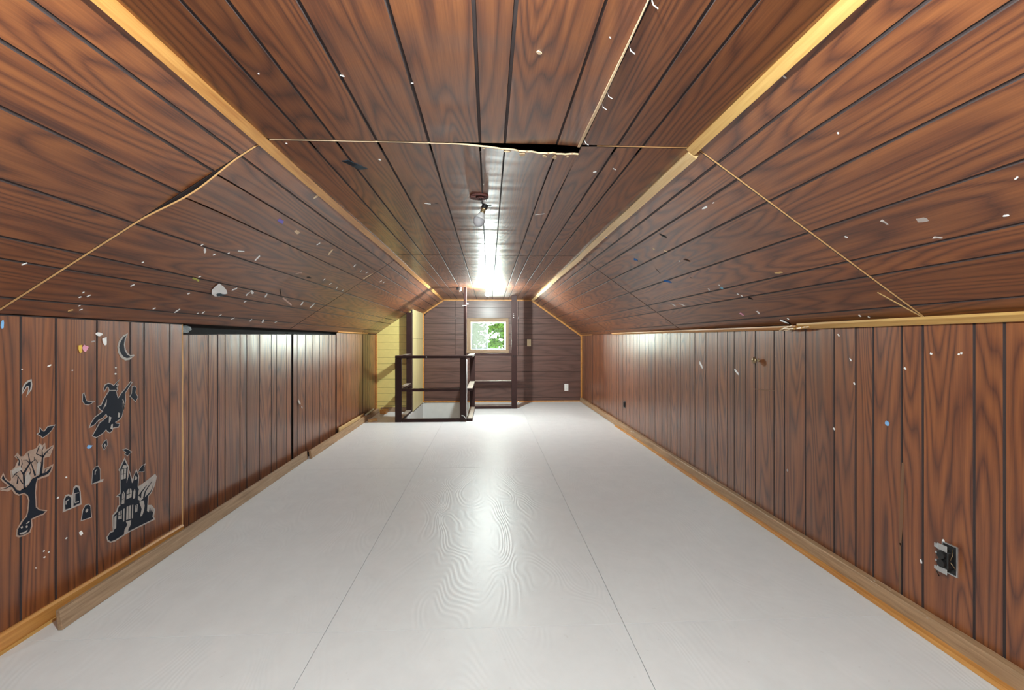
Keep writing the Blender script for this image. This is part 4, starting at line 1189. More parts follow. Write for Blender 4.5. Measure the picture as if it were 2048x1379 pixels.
    ('WR', 2.249, 1.088, 2.239, 1.074, 0.0061, 'white', '*tiny white paint dot on the right wall', 'paint_dot', 'paint dot'),
    ('WR', 2.329, 1.208, 2.318, 1.197, 0.0062, 'white', '*tiny white paint dot on the right wall', 'paint_dot', 'paint dot'),
    ('WR', 2.741, 0.404, 2.732, 0.395, 0.0143, 'greyish', 'grey screw head low on the right wall', 'screw_head', 'screw'),
    ('WL', 2.231, 1.155, 2.238, 1.12, 0.0145, 'yellow', 'yellow half of a torn sticker beside the pink half', 'tape_scrap', 'scrap'),
    ('WL', 2.249, 1.149, 2.27, 1.132, 0.0279, 'pink', 'pink half of a torn sticker on the near left wall', 'tape_scrap', 'scrap'),
    ('WL', 2.318, 1.207, 2.353, 1.204, 0.0171, 'white', 'rounded white tape scrap left of the moon sticker, upper one', 'tape_scrap', 'scrap'),
    ('WL', 2.365, 1.188, 2.377, 1.154, 0.0242, 'white', 'pointed white tape scrap left of the moon sticker, lower one', 'tape_scrap', 'scrap'),
    ('WL', 2.295, 1.17, 2.315, 1.173, 0.0068, 'greyish', 'faint grey tape residue below the rounded white scrap', 'tape_residue', 'residue'),
    ('WL', 1.886, 1.239, 1.896, 1.238, 0.0304, 'lightblue', 'light blue tape piece at the top of the near left wall', 'tape_scrap', 'scrap'),
    ('WL', 2.274, 0.687, 2.288, 0.679, 0.0189, 'lightblue', 'light blue tape dot below the witch sticker', 'tape_scrap', 'scrap'),
    ('WL', 2.234, 0.31, 2.242, 0.291, 0.0161, 'white', 'oval white chip below the gravestone stickers', 'wood_chip', 'chip'),
    ('WL', 4.687, 0.593, 4.736, 0.547, 0.0269, 'greyish', 'grey white paint fleck on the narrow left panel', 'paint_fleck', 'fleck'),
    ('WL', 4.761, 0.524, 4.786, 0.501, 0.0164, 'greyish', 'smaller grey fleck under the one on the narrow left panel', 'paint_fleck', 'fleck'),
    ('WL', 2.434, 1.039, 2.442, 1.041, 0.007, 'white', '*tiny white chip on the near left wall', 'wood_chip', 'chip'),
    ('WL', 2.432, 1.009, 2.441, 1.012, 0.0082, 'white', '*tiny white chip on the near left wall', 'wood_chip', 'chip'),
    ('WL', 2.075, 1.066, 2.091, 1.073, 0.0053, 'white', '*tiny white chip on the near left wall', 'wood_chip', 'chip'),
    ('WL', 2.191, 1.043, 2.196, 1.043, 0.0055, 'white', '*tiny white chip on the near left wall', 'wood_chip', 'chip'),
    ('WL', 1.965, 1.061, 1.969, 1.062, 0.0041, 'white', '*tiny white chip on the near left wall', 'wood_chip', 'chip'),
    ('WL', 2.159, 0.575, 2.166, 0.576, 0.0067, 'white', '*tiny white chip on the near left wall', 'wood_chip', 'chip'),
    ('WL', 2.12, 0.497, 2.127, 0.502, 0.0067, 'white', '*tiny white chip on the near left wall', 'wood_chip', 'chip'),
    ('WL', 2.16, 0.307, 2.167, 0.31, 0.0057, 'white', '*tiny white chip on the near left wall', 'wood_chip', 'chip'),
    ('WL', 2.056, 0.298, 2.062, 0.299, 0.0054, 'white', '*tiny white chip on the near left wall', 'wood_chip', 'chip'),
    ('WL', 2.078, 0.284, 2.084, 0.285, 0.0054, 'white', '*tiny white chip on the near left wall', 'wood_chip', 'chip'),
    ('WL', 2.058, 0.272, 2.065, 0.272, 0.0054, 'white', '*tiny white chip on the near left wall', 'wood_chip', 'chip'),
    ('WL', 2.023, 0.247, 2.026, 0.242, 0.0043, 'white', '*tiny white chip on the near left wall', 'wood_chip', 'chip'),
    ('WB', -0.639, 1.623, -0.62, 1.566, 0.0335, 'white', 'white hook left of the far window post', 'wall_hook', 'hook'),
    ('WB', 0.55, 1.626, 0.569, 1.578, 0.0335, 'white', 'white hook right of the far window post', 'wall_hook', 'hook'),
    ('WB', 1.324, 1.407, 1.343, 1.388, 0.0289, 'black', 'black hole high on the far wall', 'nail_hole', 'hole'),
    ('WB', 1.498, 0.048, 1.731, 0.047, 0.0195, 'white', 'white scraped line at the foot of the far wall', 'scrape_mark', 'scrape'),
]
STICKERS = [
    ('wall_sticker', 'navy sticker of a witch riding a broomstick on the near left wall',
     [(2.3693, 0.9333), (2.3676, 0.944), (2.3732, 0.9593), (2.3929, 0.9657), (2.4101, 0.9604), (2.4247, 0.9507), (2.4603, 0.9785), (2.4358, 0.9496), (2.4513, 0.9519), (2.4423, 0.9387), (2.4483, 0.931), (2.4394, 0.924), (2.4453, 0.9008), (2.4513, 0.8836), (2.4633, 0.8939), (2.4785, 0.9112), (2.4877, 0.9173), (2.5355, 0.9609), (2.542, 0.9569), (2.497, 0.9081), (2.5001, 0.8703), (2.4939, 0.8423), (2.4846, 0.8579), (2.4785, 0.8706), (2.4816, 0.8488), (2.4846, 0.8197), (2.4754, 0.7925), (2.4633, 0.7802), (2.4513, 0.7775), (2.4335, 0.7712), (2.4394, 0.7631), (2.4603, 0.7571), (2.4543, 0.744), (2.4335, 0.7455), (2.4188, 0.7459), (2.4159, 0.7325), (2.4015, 0.726), (2.3873, 0.7357), (2.3788, 0.7464), (2.3593, 0.732), (2.3213, 0.7194), (2.3027, 0.7298), (2.3159, 0.7471), (2.3428, 0.7824), (2.3648, 0.7922), (2.389, 0.8055), (2.3788, 0.8218), (2.3593, 0.8067), (2.332, 0.7977), (2.3106, 0.7814), (2.2871, 0.7746), (2.2949, 0.7908), (2.3159, 0.8138), (2.3428, 0.8251), (2.3621, 0.8357), (2.3428, 0.8498), (2.3347, 0.8622), (2.351, 0.8644), (2.3648, 0.8875), (2.3844, 0.9125), (2.4003, 0.9314), (2.3946, 0.9481), (2.3844, 0.9523), (2.376, 0.9431)],
     [[(2.3693, 0.9333), (2.3676, 0.944), (2.3732, 0.9593), (2.3929, 0.9657), (2.4101, 0.9604), (2.4247, 0.9507), (2.4603, 0.9785), (2.4358, 0.9496), (2.4513, 0.9519), (2.4423, 0.9387), (2.4483, 0.931), (2.4394, 0.924), (2.4453, 0.9008), (2.4513, 0.8836), (2.4633, 0.8939), (2.4785, 0.9112), (2.4877, 0.9173), (2.5355, 0.9609), (2.542, 0.9569), (2.497, 0.9081), (2.5001, 0.8703), (2.4939, 0.8423), (2.4846, 0.8579), (2.4785, 0.8706), (2.4816, 0.8488), (2.4846, 0.8197), (2.4754, 0.7925), (2.4633, 0.7802), (2.4513, 0.7775), (2.4335, 0.7712), (2.4394, 0.7631), (2.4603, 0.7571), (2.4543, 0.744), (2.4335, 0.7455), (2.4188, 0.7459), (2.4159, 0.7325), (2.4015, 0.726), (2.3873, 0.7357), (2.3788, 0.7464), (2.3593, 0.732), (2.3213, 0.7194), (2.3027, 0.7298), (2.3159, 0.7471), (2.3428, 0.7824), (2.3648, 0.7922), (2.389, 0.8055), (2.3788, 0.8218), (2.3593, 0.8067), (2.332, 0.7977), (2.3106, 0.7814), (2.2871, 0.7746), (2.2949, 0.7908), (2.3159, 0.8138), (2.3428, 0.8251), (2.3621, 0.8357), (2.3428, 0.8498), (2.3347, 0.8622), (2.351, 0.8644), (2.3648, 0.8875), (2.3844, 0.9125), (2.4003, 0.9314), (2.3946, 0.9481), (2.3844, 0.9523), (2.376, 0.9431)]],
     [[(2.3827, 0.8907), (2.3794, 0.8628), (2.3565, 0.8433), (2.3715, 0.8684)], [(2.3958, 0.8063), (2.4101, 0.7984), (2.4044, 0.7809), (2.3941, 0.7725)], [(2.4531, 0.8159), (2.4645, 0.8108), (2.4603, 0.7902), (2.4501, 0.7909)], [(2.409, 0.7639), (2.42, 0.7642), (2.4171, 0.7369), (2.4044, 0.7439)], [(2.4785, 0.8787), (2.4865, 0.8758), (2.4927, 0.852), (2.4877, 0.8575)], [(2.4015, 0.9326), (2.4394, 0.9296), (2.4394, 0.9258), (2.4009, 0.929)]], 0.004,
     []),
    ('wall_sticker', 'navy crescent moon sticker above the witch',
     [(2.5158, 1.211), (2.4877, 1.202), (2.4603, 1.1757), (2.4495, 1.1451), (2.4531, 1.1168), (2.4724, 1.0901), (2.5001, 1.0747), (2.5317, 1.0782), (2.5641, 1.0991), (2.5543, 1.1014), (2.5349, 1.0991), (2.5158, 1.1093), (2.502, 1.1299), (2.4964, 1.1565), (2.5032, 1.1877)],
     [[(2.5076, 1.2022), (2.4877, 1.1915), (2.4681, 1.1662), (2.4603, 1.1402), (2.4694, 1.114), (2.4877, 1.0943), (2.5095, 1.0854), (2.5349, 1.0878), (2.5543, 1.0955), (2.5349, 1.0922), (2.5126, 1.1027), (2.4951, 1.1253), (2.4896, 1.1541), (2.4958, 1.1829)]],
     [], 0.001,
     []),
    ('wall_sticker', 'navy bat sticker with folded wings at the left edge of the wall',
     [(1.9683, 0.9669), (1.9695, 0.9841), (1.9782, 1.0006), (1.9901, 1.0112), (2.0039, 1.0158), (2.0063, 0.998), (2.0039, 0.9776), (1.9871, 0.9561), (1.9961, 0.9802), (1.9931, 0.9934), (1.9842, 0.9902), (1.9765, 0.9776)],
     [[(1.9706, 0.9736), (1.9741, 0.9865), (1.9824, 1.0002), (1.9931, 1.008), (2.0021, 1.0101), (2.0027, 0.9936), (1.9991, 0.9781), (1.9931, 0.9665), (1.9967, 0.9813), (1.9943, 0.9944), (1.9836, 0.992)]],
     [], 0.003,
     []),
    ('wall_sticker', 'navy bat sticker with V shaped wings left of the witch',
     [(2.2489, 0.9303), (2.2539, 0.934), (2.2615, 0.9093), (2.2666, 0.8965), (2.2845, 0.8898), (2.3096, 0.8892), (2.2923, 0.8827), (2.2768, 0.8791), (2.259, 0.8845), (2.2479, 0.9002)],
     [[(2.2489, 0.9303), (2.2539, 0.934), (2.2615, 0.9093), (2.2666, 0.8965), (2.2845, 0.8898), (2.3096, 0.8892), (2.2923, 0.8827), (2.2768, 0.8791), (2.259, 0.8845), (2.2479, 0.9002)]],
     [], 0.003,
     []),
    ('wall_sticker', 'navy bat sticker right of the broomstick',
     [(2.5478, 0.9353), (2.5641, 0.9362), (2.574, 0.9253), (2.5674, 0.9013), (2.5853, 0.8769), (2.5707, 0.8573), (2.5543, 0.8693), (2.533, 0.888), (2.5446, 0.9014)],
     [[(2.5478, 0.9353), (2.5641, 0.9362), (2.574, 0.9253), (2.5674, 0.9013), (2.5853, 0.8769), (2.5707, 0.8573), (2.5543, 0.8693), (2.533, 0.888), (2.5446, 0.9014)]],
     [], 0.003,
     []),
    ('wall_sticker', 'navy bat sticker flying above the bare tree',
     [(2.0327, 0.7913), (2.0413, 0.7978), (2.0433, 0.8124), (2.0512, 0.8004), (2.0611, 0.7958), (2.0773, 0.8129), (2.1054, 0.8132), (2.0937, 0.7972), (2.0793, 0.7847), (2.0652, 0.778), (2.054, 0.7727), (2.0472, 0.7816)],
     [[(2.0327, 0.7913), (2.0413, 0.7978), (2.0433, 0.8124), (2.0512, 0.8004), (2.0611, 0.7958), (2.0773, 0.8129), (2.1054, 0.8132), (2.0937, 0.7972), (2.0793, 0.7847), (2.0652, 0.778), (2.054, 0.7727), (2.0472, 0.7816)]],
     [], 0.003,
     []),
    ('wall_sticker', 'small navy bat sticker above the haunted house tower',
     [(2.4844, 0.6222), (2.5044, 0.6217), (2.5204, 0.6123), (2.5409, 0.598), (2.5284, 0.5939), (2.515, 0.5849), (2.498, 0.5979), (2.507, 0.6048)],
     [[(2.4844, 0.6222), (2.5044, 0.6217), (2.5204, 0.6123), (2.5409, 0.598), (2.5284, 0.5939), (2.515, 0.5849), (2.498, 0.5979), (2.507, 0.6048)]],
     [], 0.003,
     []),
    ('wall_sticker', 'small navy bat sticker right of the haunted house tower',
     [(2.5876, 0.4773), (2.5967, 0.4896), (2.6151, 0.505), (2.6373, 0.5077), (2.6285, 0.4916), (2.6296, 0.4728), (2.6093, 0.4763), (2.5978, 0.4816)],
     [[(2.5876, 0.4773), (2.5967, 0.4896), (2.6151, 0.505), (2.6373, 0.5077), (2.6285, 0.4916), (2.6296, 0.4728), (2.6093, 0.4763), (2.5978, 0.4816)]],
     [], 0.003,
     []),
    ('wall_sticker', 'small navy bat sticker just below the witch broom',
     [(2.356, 0.6735), (2.3651, 0.6859), (2.3818, 0.6929), (2.3861, 0.6699), (2.3678, 0.6504), (2.3598, 0.6618)],
     [[(2.356, 0.6735), (2.3651, 0.6859), (2.3818, 0.6929), (2.3861, 0.6699), (2.3678, 0.6504), (2.3598, 0.6618)]],
     [[(2.364, 0.6718), (2.3721, 0.6787), (2.3764, 0.669), (2.3678, 0.6578)]], 0.003,
     []),
    ('wall_sticker', 'sticker of two navy gravestones side by side',
     [(2.1482, 0.4295), (2.1534, 0.483), (2.1601, 0.4959), (2.1734, 0.4963), (2.1901, 0.486), (2.1983, 0.4962), (2.2011, 0.5176), (2.2122, 0.5243), (2.2286, 0.5152), (2.2347, 0.4886), (2.2395, 0.4314)],
     [[(2.1587, 0.4356), (2.1548, 0.4786), (2.1632, 0.4909), (2.1756, 0.4907), (2.1869, 0.4758), (2.1869, 0.4335)], [(2.1997, 0.4359), (2.202, 0.5092), (2.2122, 0.517), (2.2239, 0.5105), (2.23, 0.4901), (2.2338, 0.4387)]],
     [[(2.1587, 0.4733), (2.1756, 0.4763), (2.1765, 0.4728), (2.1632, 0.4694), (2.1632, 0.4559), (2.1596, 0.4563)], [(2.2038, 0.492), (2.2253, 0.4896), (2.2253, 0.4867), (2.2075, 0.4884), (2.2075, 0.4526), (2.2038, 0.4539)], [(2.2038, 0.4514), (2.2253, 0.4506), (2.2262, 0.4462), (2.2048, 0.4471)]], 0.002,
     []),
    ('wall_sticker', 'navy gravestone sticker with a pale oval, lowest of the gravestones',
     [(2.2414, 0.3576), (2.25, 0.4008), (2.2621, 0.4164), (2.2768, 0.4163), (2.2882, 0.4039), (2.2932, 0.3531)],
     [[(2.2414, 0.3576), (2.25, 0.4008), (2.2621, 0.4164), (2.2768, 0.4163), (2.2882, 0.4039), (2.2932, 0.3531)]],
     [[(2.2606, 0.3907), (2.2626, 0.3983), (2.2704, 0.3997), (2.2768, 0.3932), (2.2719, 0.3854), (2.2655, 0.3835)]], 0.004,
     []),
    ('wall_sticker', 'navy gravestone sticker below the small bat, uppermost of the gravestones',
     [(2.2982, 0.5072), (2.3033, 0.5642), (2.317, 0.5784), (2.3309, 0.5789), (2.3418, 0.5622), (2.3429, 0.5092), (2.3603, 0.5071), (2.3582, 0.5012)],
     [[(2.2982, 0.5072), (2.3033, 0.5642), (2.317, 0.5784), (2.3309, 0.5789), (2.3418, 0.5622), (2.3429, 0.5092)]],
     [[(2.3119, 0.5448), (2.3134, 0.5614), (2.3237, 0.5672), (2.3247, 0.5634), (2.317, 0.5579), (2.316, 0.5436)]], 0.003,
     []),
    ('wall_sticker', 'sticker of a bare navy tree with a pumpkin at its root',
     [(1.945, 0.409), (1.9478, 0.4346), (1.9676, 0.4598), (1.9841, 0.4709), (1.9901, 0.4906), (1.9945, 0.5328), (1.9878, 0.5533), (1.9749, 0.5662), (1.955, 0.5655), (1.939, 0.5779), (1.9267, 0.5998), (1.9129, 0.5954), (1.8859, 0.6075), (1.8859, 0.6161), (1.9061, 0.6115), (1.9129, 0.6182), (1.8925, 0.64), (1.8859, 0.6523), (1.8942, 0.6671), (1.901, 0.6479), (1.9163, 0.6294), (1.9267, 0.6315), (1.9225, 0.6697), (1.9407, 0.6789), (1.9542, 0.7074), (1.939, 0.7219), (1.9478, 0.7322), (1.9604, 0.7148), (1.9731, 0.7135), (1.9915, 0.729), (2.0257, 0.7321), (2.0413, 0.7499), (2.0524, 0.7373), (2.0631, 0.7451), (2.0672, 0.7169), (2.1, 0.7285), (2.1, 0.7208), (2.0855, 0.6877), (2.0603, 0.6882), (2.0579, 0.6378), (2.1, 0.6475), (2.0958, 0.6294), (2.0793, 0.6064), (2.0532, 0.6064), (2.0304, 0.6045), (2.0265, 0.5889), (2.0226, 0.553), (2.0265, 0.4941), (2.0374, 0.4791), (2.0712, 0.462), (2.0571, 0.452), (2.0335, 0.4533), (2.0058, 0.45), (2.0085, 0.4232), (1.9998, 0.401), (1.9775, 0.3973), (1.955, 0.4009)],
     [[(1.9485, 0.4122), (1.9514, 0.4331), (1.9712, 0.457), (1.9871, 0.4691), (1.9927, 0.4896), (1.9975, 0.5318), (1.9908, 0.553), (1.976, 0.5688), (1.955, 0.5691), (1.9425, 0.5796), (1.9319, 0.6006), (1.917, 0.6179), (1.8993, 0.6373), (1.8885, 0.6515), (1.8942, 0.662), (1.901, 0.6427), (1.918, 0.6253), (1.9319, 0.6105), (1.946, 0.5891), (1.9593, 0.582), (1.9694, 0.5864), (1.9823, 0.586), (1.9953, 0.5965), (2.0085, 0.6146), (2.0277, 0.6183), (2.0452, 0.6237), (2.0692, 0.6245), (2.0937, 0.6415), (2.0875, 0.624), (2.0753, 0.6137), (2.0532, 0.6124), (2.0296, 0.6103), (2.0234, 0.5898), (2.0196, 0.554), (2.0234, 0.4926), (2.0374, 0.4765), (2.0672, 0.4612), (2.0551, 0.4557), (2.0327, 0.4565), (2.0028, 0.4537), (2.0043, 0.4267), (1.9968, 0.4055), (1.9753, 0.4019), (1.9568, 0.4052)], [(1.9823, 0.5808), (1.9773, 0.6408), (1.9593, 0.6672), (1.9364, 0.6525), (1.938, 0.6504), (1.9593, 0.6626), (1.9703, 0.6412), (1.9727, 0.5832)], [(1.9765, 0.6418), (2.0023, 0.6801), (1.9925, 0.7217), (1.9905, 0.7218), (1.9973, 0.6825), (1.9696, 0.6479)], [(2.0248, 0.624), (2.0134, 0.6563), (2.0037, 0.6842), (2.0019, 0.6841), (2.0089, 0.6561), (2.0174, 0.6238)], [(2.0503, 0.6186), (2.0554, 0.6627), (2.056, 0.6946), (2.0286, 0.7117), (2.0394, 0.7398), (2.037, 0.7411), (2.0244, 0.7113), (2.0504, 0.6929), (2.047, 0.6656), (2.0402, 0.6227)], [(2.0558, 0.6877), (2.0707, 0.7072), (2.0976, 0.7239), (2.0965, 0.7253), (2.0677, 0.7105), (2.0505, 0.6923)], [(1.956, 0.6813), (1.9585, 0.6996), (1.9456, 0.7214), (1.9444, 0.7209), (1.955, 0.6997), (1.9504, 0.684)], [(1.9221, 0.615), (1.9055, 0.6103), (1.8857, 0.6102), (1.886, 0.6089), (1.9066, 0.6072), (1.9243, 0.61)], [(1.9506, 0.6116), (1.9531, 0.6402), (1.9376, 0.6554), (1.9368, 0.6545), (1.9497, 0.6403), (1.945, 0.614)], [(1.9716, 0.6069), (1.9519, 0.6404), (1.9509, 0.6401), (1.9673, 0.6055)], [(2.0004, 0.6786), (1.9865, 0.6967), (1.9694, 0.7004), (1.9694, 0.6995), (1.9854, 0.6949), (1.9976, 0.677)], [(2.0039, 0.6787), (2.0191, 0.6868), (2.0166, 0.7028), (2.0156, 0.703), (2.0169, 0.6884), (2.0017, 0.6822)], [(2.0319, 0.6393), (2.033, 0.6729), (2.0223, 0.6905), (2.0214, 0.6902), (2.0301, 0.6732), (2.0273, 0.6408)], [(2.0523, 0.6651), (2.0377, 0.6792), (2.0371, 0.6787), (2.05, 0.6632)], [(1.9936, 0.62), (2.0042, 0.6469), (1.9977, 0.6637), (1.9966, 0.6636), (2.0014, 0.648), (1.9895, 0.6228)], [(1.9621, 0.6636), (1.9687, 0.6856), (1.9644, 0.7049), (1.9635, 0.705), (1.9665, 0.6864), (1.9586, 0.6656)], [(1.936, 0.6525), (1.9281, 0.6401), (1.9287, 0.6396), (1.9384, 0.6504)], [(2.0686, 0.7078), (2.0853, 0.697), (2.0856, 0.6976), (2.0698, 0.7099)], [(2.0649, 0.6243), (2.066, 0.6368), (2.0815, 0.6367), (2.0813, 0.6376), (2.0644, 0.6387), (2.0614, 0.6258)], [(2.0551, 0.6934), (2.0524, 0.7201), (2.0616, 0.7369), (2.0607, 0.7375), (2.0499, 0.7211), (2.0512, 0.6941)], [(1.9859, 0.5934), (1.992, 0.6175), (1.9911, 0.618), (1.9823, 0.5955)]],
     [[(1.9604, 0.4367), (1.9676, 0.4393), (1.9694, 0.4313), (1.9629, 0.4303)], [(1.9812, 0.4328), (1.9878, 0.4349), (1.9893, 0.426), (1.9826, 0.425)], [(1.955, 0.4156), (1.964, 0.4144), (1.9775, 0.4126), (1.9886, 0.4164), (1.986, 0.4091), (1.9749, 0.4056), (1.9604, 0.4073)], [(1.9823, 0.4433), (1.9953, 0.4485), (1.9975, 0.4447), (1.986, 0.4393)], [(1.926, 0.6687), (1.9372, 0.6763), (1.9604, 0.6754), (1.9676, 0.6644), (1.955, 0.6607), (1.9372, 0.6568), (1.9302, 0.6499)], [(2.0374, 0.735), (2.0452, 0.7452), (2.05, 0.7322), (2.0452, 0.7257)], [(2.0238, 0.6231), (2.0288, 0.67), (2.0393, 0.6822), (2.0421, 0.6516), (2.0366, 0.6269)], [(1.9775, 0.5929), (1.9804, 0.6319), (1.9915, 0.6506), (2.0028, 0.6181), (1.9915, 0.5995)]], 0.002,
     []),
    ('wall_sticker', 'sticker of a navy haunted house with pale windows and a path',
     [(2.3837, 0.2207), (2.404, 0.2377), (2.4216, 0.2345), (2.4191, 0.3141), (2.4435, 0.3269), (2.4526, 0.3476), (2.4628, 0.348), (2.4612, 0.3914), (2.4435, 0.3985), (2.4653, 0.4073), (2.4643, 0.5199), (2.4577, 0.5269), (2.4949, 0.5764), (2.5214, 0.5266), (2.5139, 0.4591), (2.5284, 0.5009), (2.5464, 0.4495), (2.553, 0.46), (2.5763, 0.496), (2.5933, 0.4567), (2.5876, 0.4014), (2.6384, 0.4114), (2.6865, 0.4246), (2.7143, 0.4329), (2.7269, 0.416), (2.7125, 0.3737), (2.6865, 0.34), (2.6634, 0.3279), (2.6592, 0.2794), (2.6865, 0.2698), (2.7143, 0.2357), (2.7038, 0.202), (2.7125, 0.1833), (2.523, 0.1893), (2.435, 0.1808), (2.4054, 0.1863), (2.3885, 0.2005)],
     [[(2.3885, 0.2187), (2.4054, 0.2332), (2.4255, 0.2309), (2.4236, 0.3093), (2.4485, 0.3211), (2.4567, 0.3434), (2.4669, 0.3438), (2.4648, 0.3926), (2.4501, 0.3995), (2.4694, 0.4031), (2.4684, 0.5167), (2.4653, 0.5256), (2.4938, 0.5685), (2.5161, 0.524), (2.5118, 0.4883), (2.5076, 0.4426), (2.5284, 0.4918), (2.5447, 0.4334), (2.5563, 0.4465), (2.5596, 0.4685), (2.5752, 0.4892), (2.5882, 0.4582), (2.5842, 0.4003), (2.6035, 0.3731), (2.6209, 0.3248), (2.6503, 0.3365), (2.6804, 0.3485), (2.7038, 0.3852), (2.6865, 0.3466), (2.6592, 0.3292), (2.6515, 0.2518), (2.6671, 0.2375), (2.6743, 0.2654), (2.6816, 0.2343), (2.6896, 0.2578), (2.6939, 0.2277), (2.7038, 0.2395), (2.6926, 0.2062), (2.7019, 0.1895), (2.523, 0.1943), (2.4325, 0.1866), (2.4079, 0.1899), (2.3924, 0.2035)]],
     [[(2.4756, 0.526), (2.5044, 0.521), (2.5012, 0.4718), (2.473, 0.4744)], [(2.5065, 0.3633), (2.5076, 0.4018), (2.5204, 0.4141), (2.5366, 0.409), (2.5431, 0.3924), (2.5398, 0.3637)], [(2.4751, 0.349), (2.4782, 0.3991), (2.4876, 0.4102), (2.4949, 0.3977), (2.4912, 0.3474)], [(2.5508, 0.3505), (2.553, 0.3872), (2.5629, 0.4007), (2.5679, 0.3845), (2.564, 0.3515)], [(2.5044, 0.2581), (2.5076, 0.3242), (2.5366, 0.3235), (2.5333, 0.2532)], [(2.4516, 0.2814), (2.4551, 0.3187), (2.4761, 0.3172), (2.4751, 0.2753)], [(2.564, 0.275), (2.5674, 0.3115), (2.5842, 0.3119), (2.5808, 0.2744)], [(2.4886, 0.1863), (2.4938, 0.2126), (2.5123, 0.2305), (2.5033, 0.2511), (2.5376, 0.2454), (2.5344, 0.2219), (2.5193, 0.2073), (2.5171, 0.1868)], [(2.5865, 0.3617), (2.5921, 0.3852), (2.6267, 0.4), (2.6622, 0.4086), (2.7112, 0.425), (2.7081, 0.3927), (2.6804, 0.3616), (2.6563, 0.3519), (2.6326, 0.3338), (2.6035, 0.3222), (2.5853, 0.3368)], [(2.6013, 0.2403), (2.6122, 0.2766), (2.595, 0.3209), (2.6267, 0.3177), (2.6337, 0.2861), (2.6267, 0.2586), (2.6151, 0.2381)], [(2.4265, 0.2404), (2.4285, 0.3027), (2.4415, 0.3078), (2.4385, 0.2435)], [(2.4844, 0.2576), (2.4865, 0.3215), (2.4938, 0.3209), (2.4917, 0.2568)], [(2.5431, 0.2516), (2.5453, 0.3213), (2.5519, 0.3206), (2.5497, 0.2512)], [(2.5596, 0.4455), (2.5696, 0.4677), (2.5808, 0.4519), (2.5763, 0.4448)], [(2.4782, 0.5342), (2.4886, 0.5435), (2.507, 0.5366), (2.5086, 0.526), (2.4938, 0.5239)]], 0.002,
     [[(2.4863, 0.5232), (2.4859, 0.4722), (2.4871, 0.4719), (2.491, 0.5218)], [(2.4745, 0.4992), (2.5034, 0.4964), (2.5032, 0.4973), (2.4737, 0.503)], [(2.5229, 0.4134), (2.5223, 0.363), (2.5237, 0.3624), (2.5286, 0.4114)], [(2.5084, 0.3852), (2.5411, 0.3843), (2.5407, 0.3854), (2.5067, 0.3898)], [(2.4837, 0.4034), (2.4828, 0.3479), (2.484, 0.3475), (2.4883, 0.4018)], [(2.4769, 0.3716), (2.494, 0.372), (2.4936, 0.373), (2.4754, 0.3755)], [(2.4626, 0.3189), (2.4621, 0.2782), (2.4634, 0.2776), (2.468, 0.3168)], [(2.4533, 0.2974), (2.4758, 0.2958), (2.4754, 0.297), (2.4519, 0.302)], [(2.5184, 0.3245), (2.5177, 0.2563), (2.5187, 0.2559), (2.5224, 0.3231)], [(2.5727, 0.3127), (2.5718, 0.2752), (2.573, 0.2747), (2.5777, 0.3107)], [(2.5971, 0.3473), (2.6182, 0.3668), (2.6515, 0.3917), (2.649, 0.3938), (2.612, 0.372), (2.5872, 0.3555)], [(2.6327, 0.3242), (2.6419, 0.3596), (2.6878, 0.3981), (2.6852, 0.4002), (2.635, 0.3643), (2.6207, 0.3301)], [(2.6078, 0.3373), (2.6104, 0.3708), (2.6082, 0.3717), (2.5993, 0.341)]]),
]


# ------------------------------------------------------------------ wall stickers (left wall; coordinates are metres along the wall and up)
def earth(poly):
    out = [poly[0]]
    for p in poly[1:]:
        if math.hypot(p[0] - out[-1][0], p[1] - out[-1][1]) > 0.0008:
            out.append(p)
    return out
ZB = 0.0056
def ngon(poly, z0, z1):
    """thin slab of a concave outline, triangulated"""
    poly = earth(poly)
    bm = bmesh.new()
    vs_ = [bm.verts.new((p[0], p[1], z1)) for p in poly]
    fc = bm.faces.new(vs_)
    fc.normal_update()
    bmesh.ops.triangulate(bm, faces=[fc], ngon_method='EAR_CLIP')
    ext = bmesh.ops.extrude_face_region(bm, geom=list(bm.faces))
    for e in ext['geom']:
        if isinstance(e, bmesh.types.BMVert):
            e.co.z = z0
    bm.verts.index_update()
    V = [tuple(v.co) for v in bm.verts]
    Fc = [tuple(v.index for v in f.verts) for f in bm.faces]
    bm.free()
    return V, Fc
for nm, label, outl, prints, pale, off, bars in STICKERS:
    cy = min(p[0] for p in outl); cz = min(p[1] for p in outl)
    root = empty(nm, (XL + ZB, cy, cz), label, 'sticker', 'halloween stickers on the near left wall')
    tree = 'tree' in label and 'bat' not in label
    v, f = ngon(inset_poly(outl, -off), ZB, ZB + 0.0008)
    local_obj('backing', v, f, M['stickertree' if tree else 'stickerpale'], FR_WL, (cy, cz, ZB), root)
    for p in prints:
        v, f = ngon(p, ZB + 0.0008, ZB + 0.0014)
        local_obj('print', v, f, M['navy'], FR_WL, (cy, cz, ZB), root)
    for p in pale:
        v, f = ngon(p, ZB + 0.0014, ZB + 0.0019)
        local_obj('highlight', v, f, M['stickerpale'], FR_WL, (cy, cz, ZB), root)
    for p in bars:
        v, f = ngon(p, ZB + 0.0019, ZB + 0.0023)
        local_obj('glazing_bar' if 'house' in label else 'branch', v, f, M['navy'], FR_WL, (cy, cz, ZB), root)

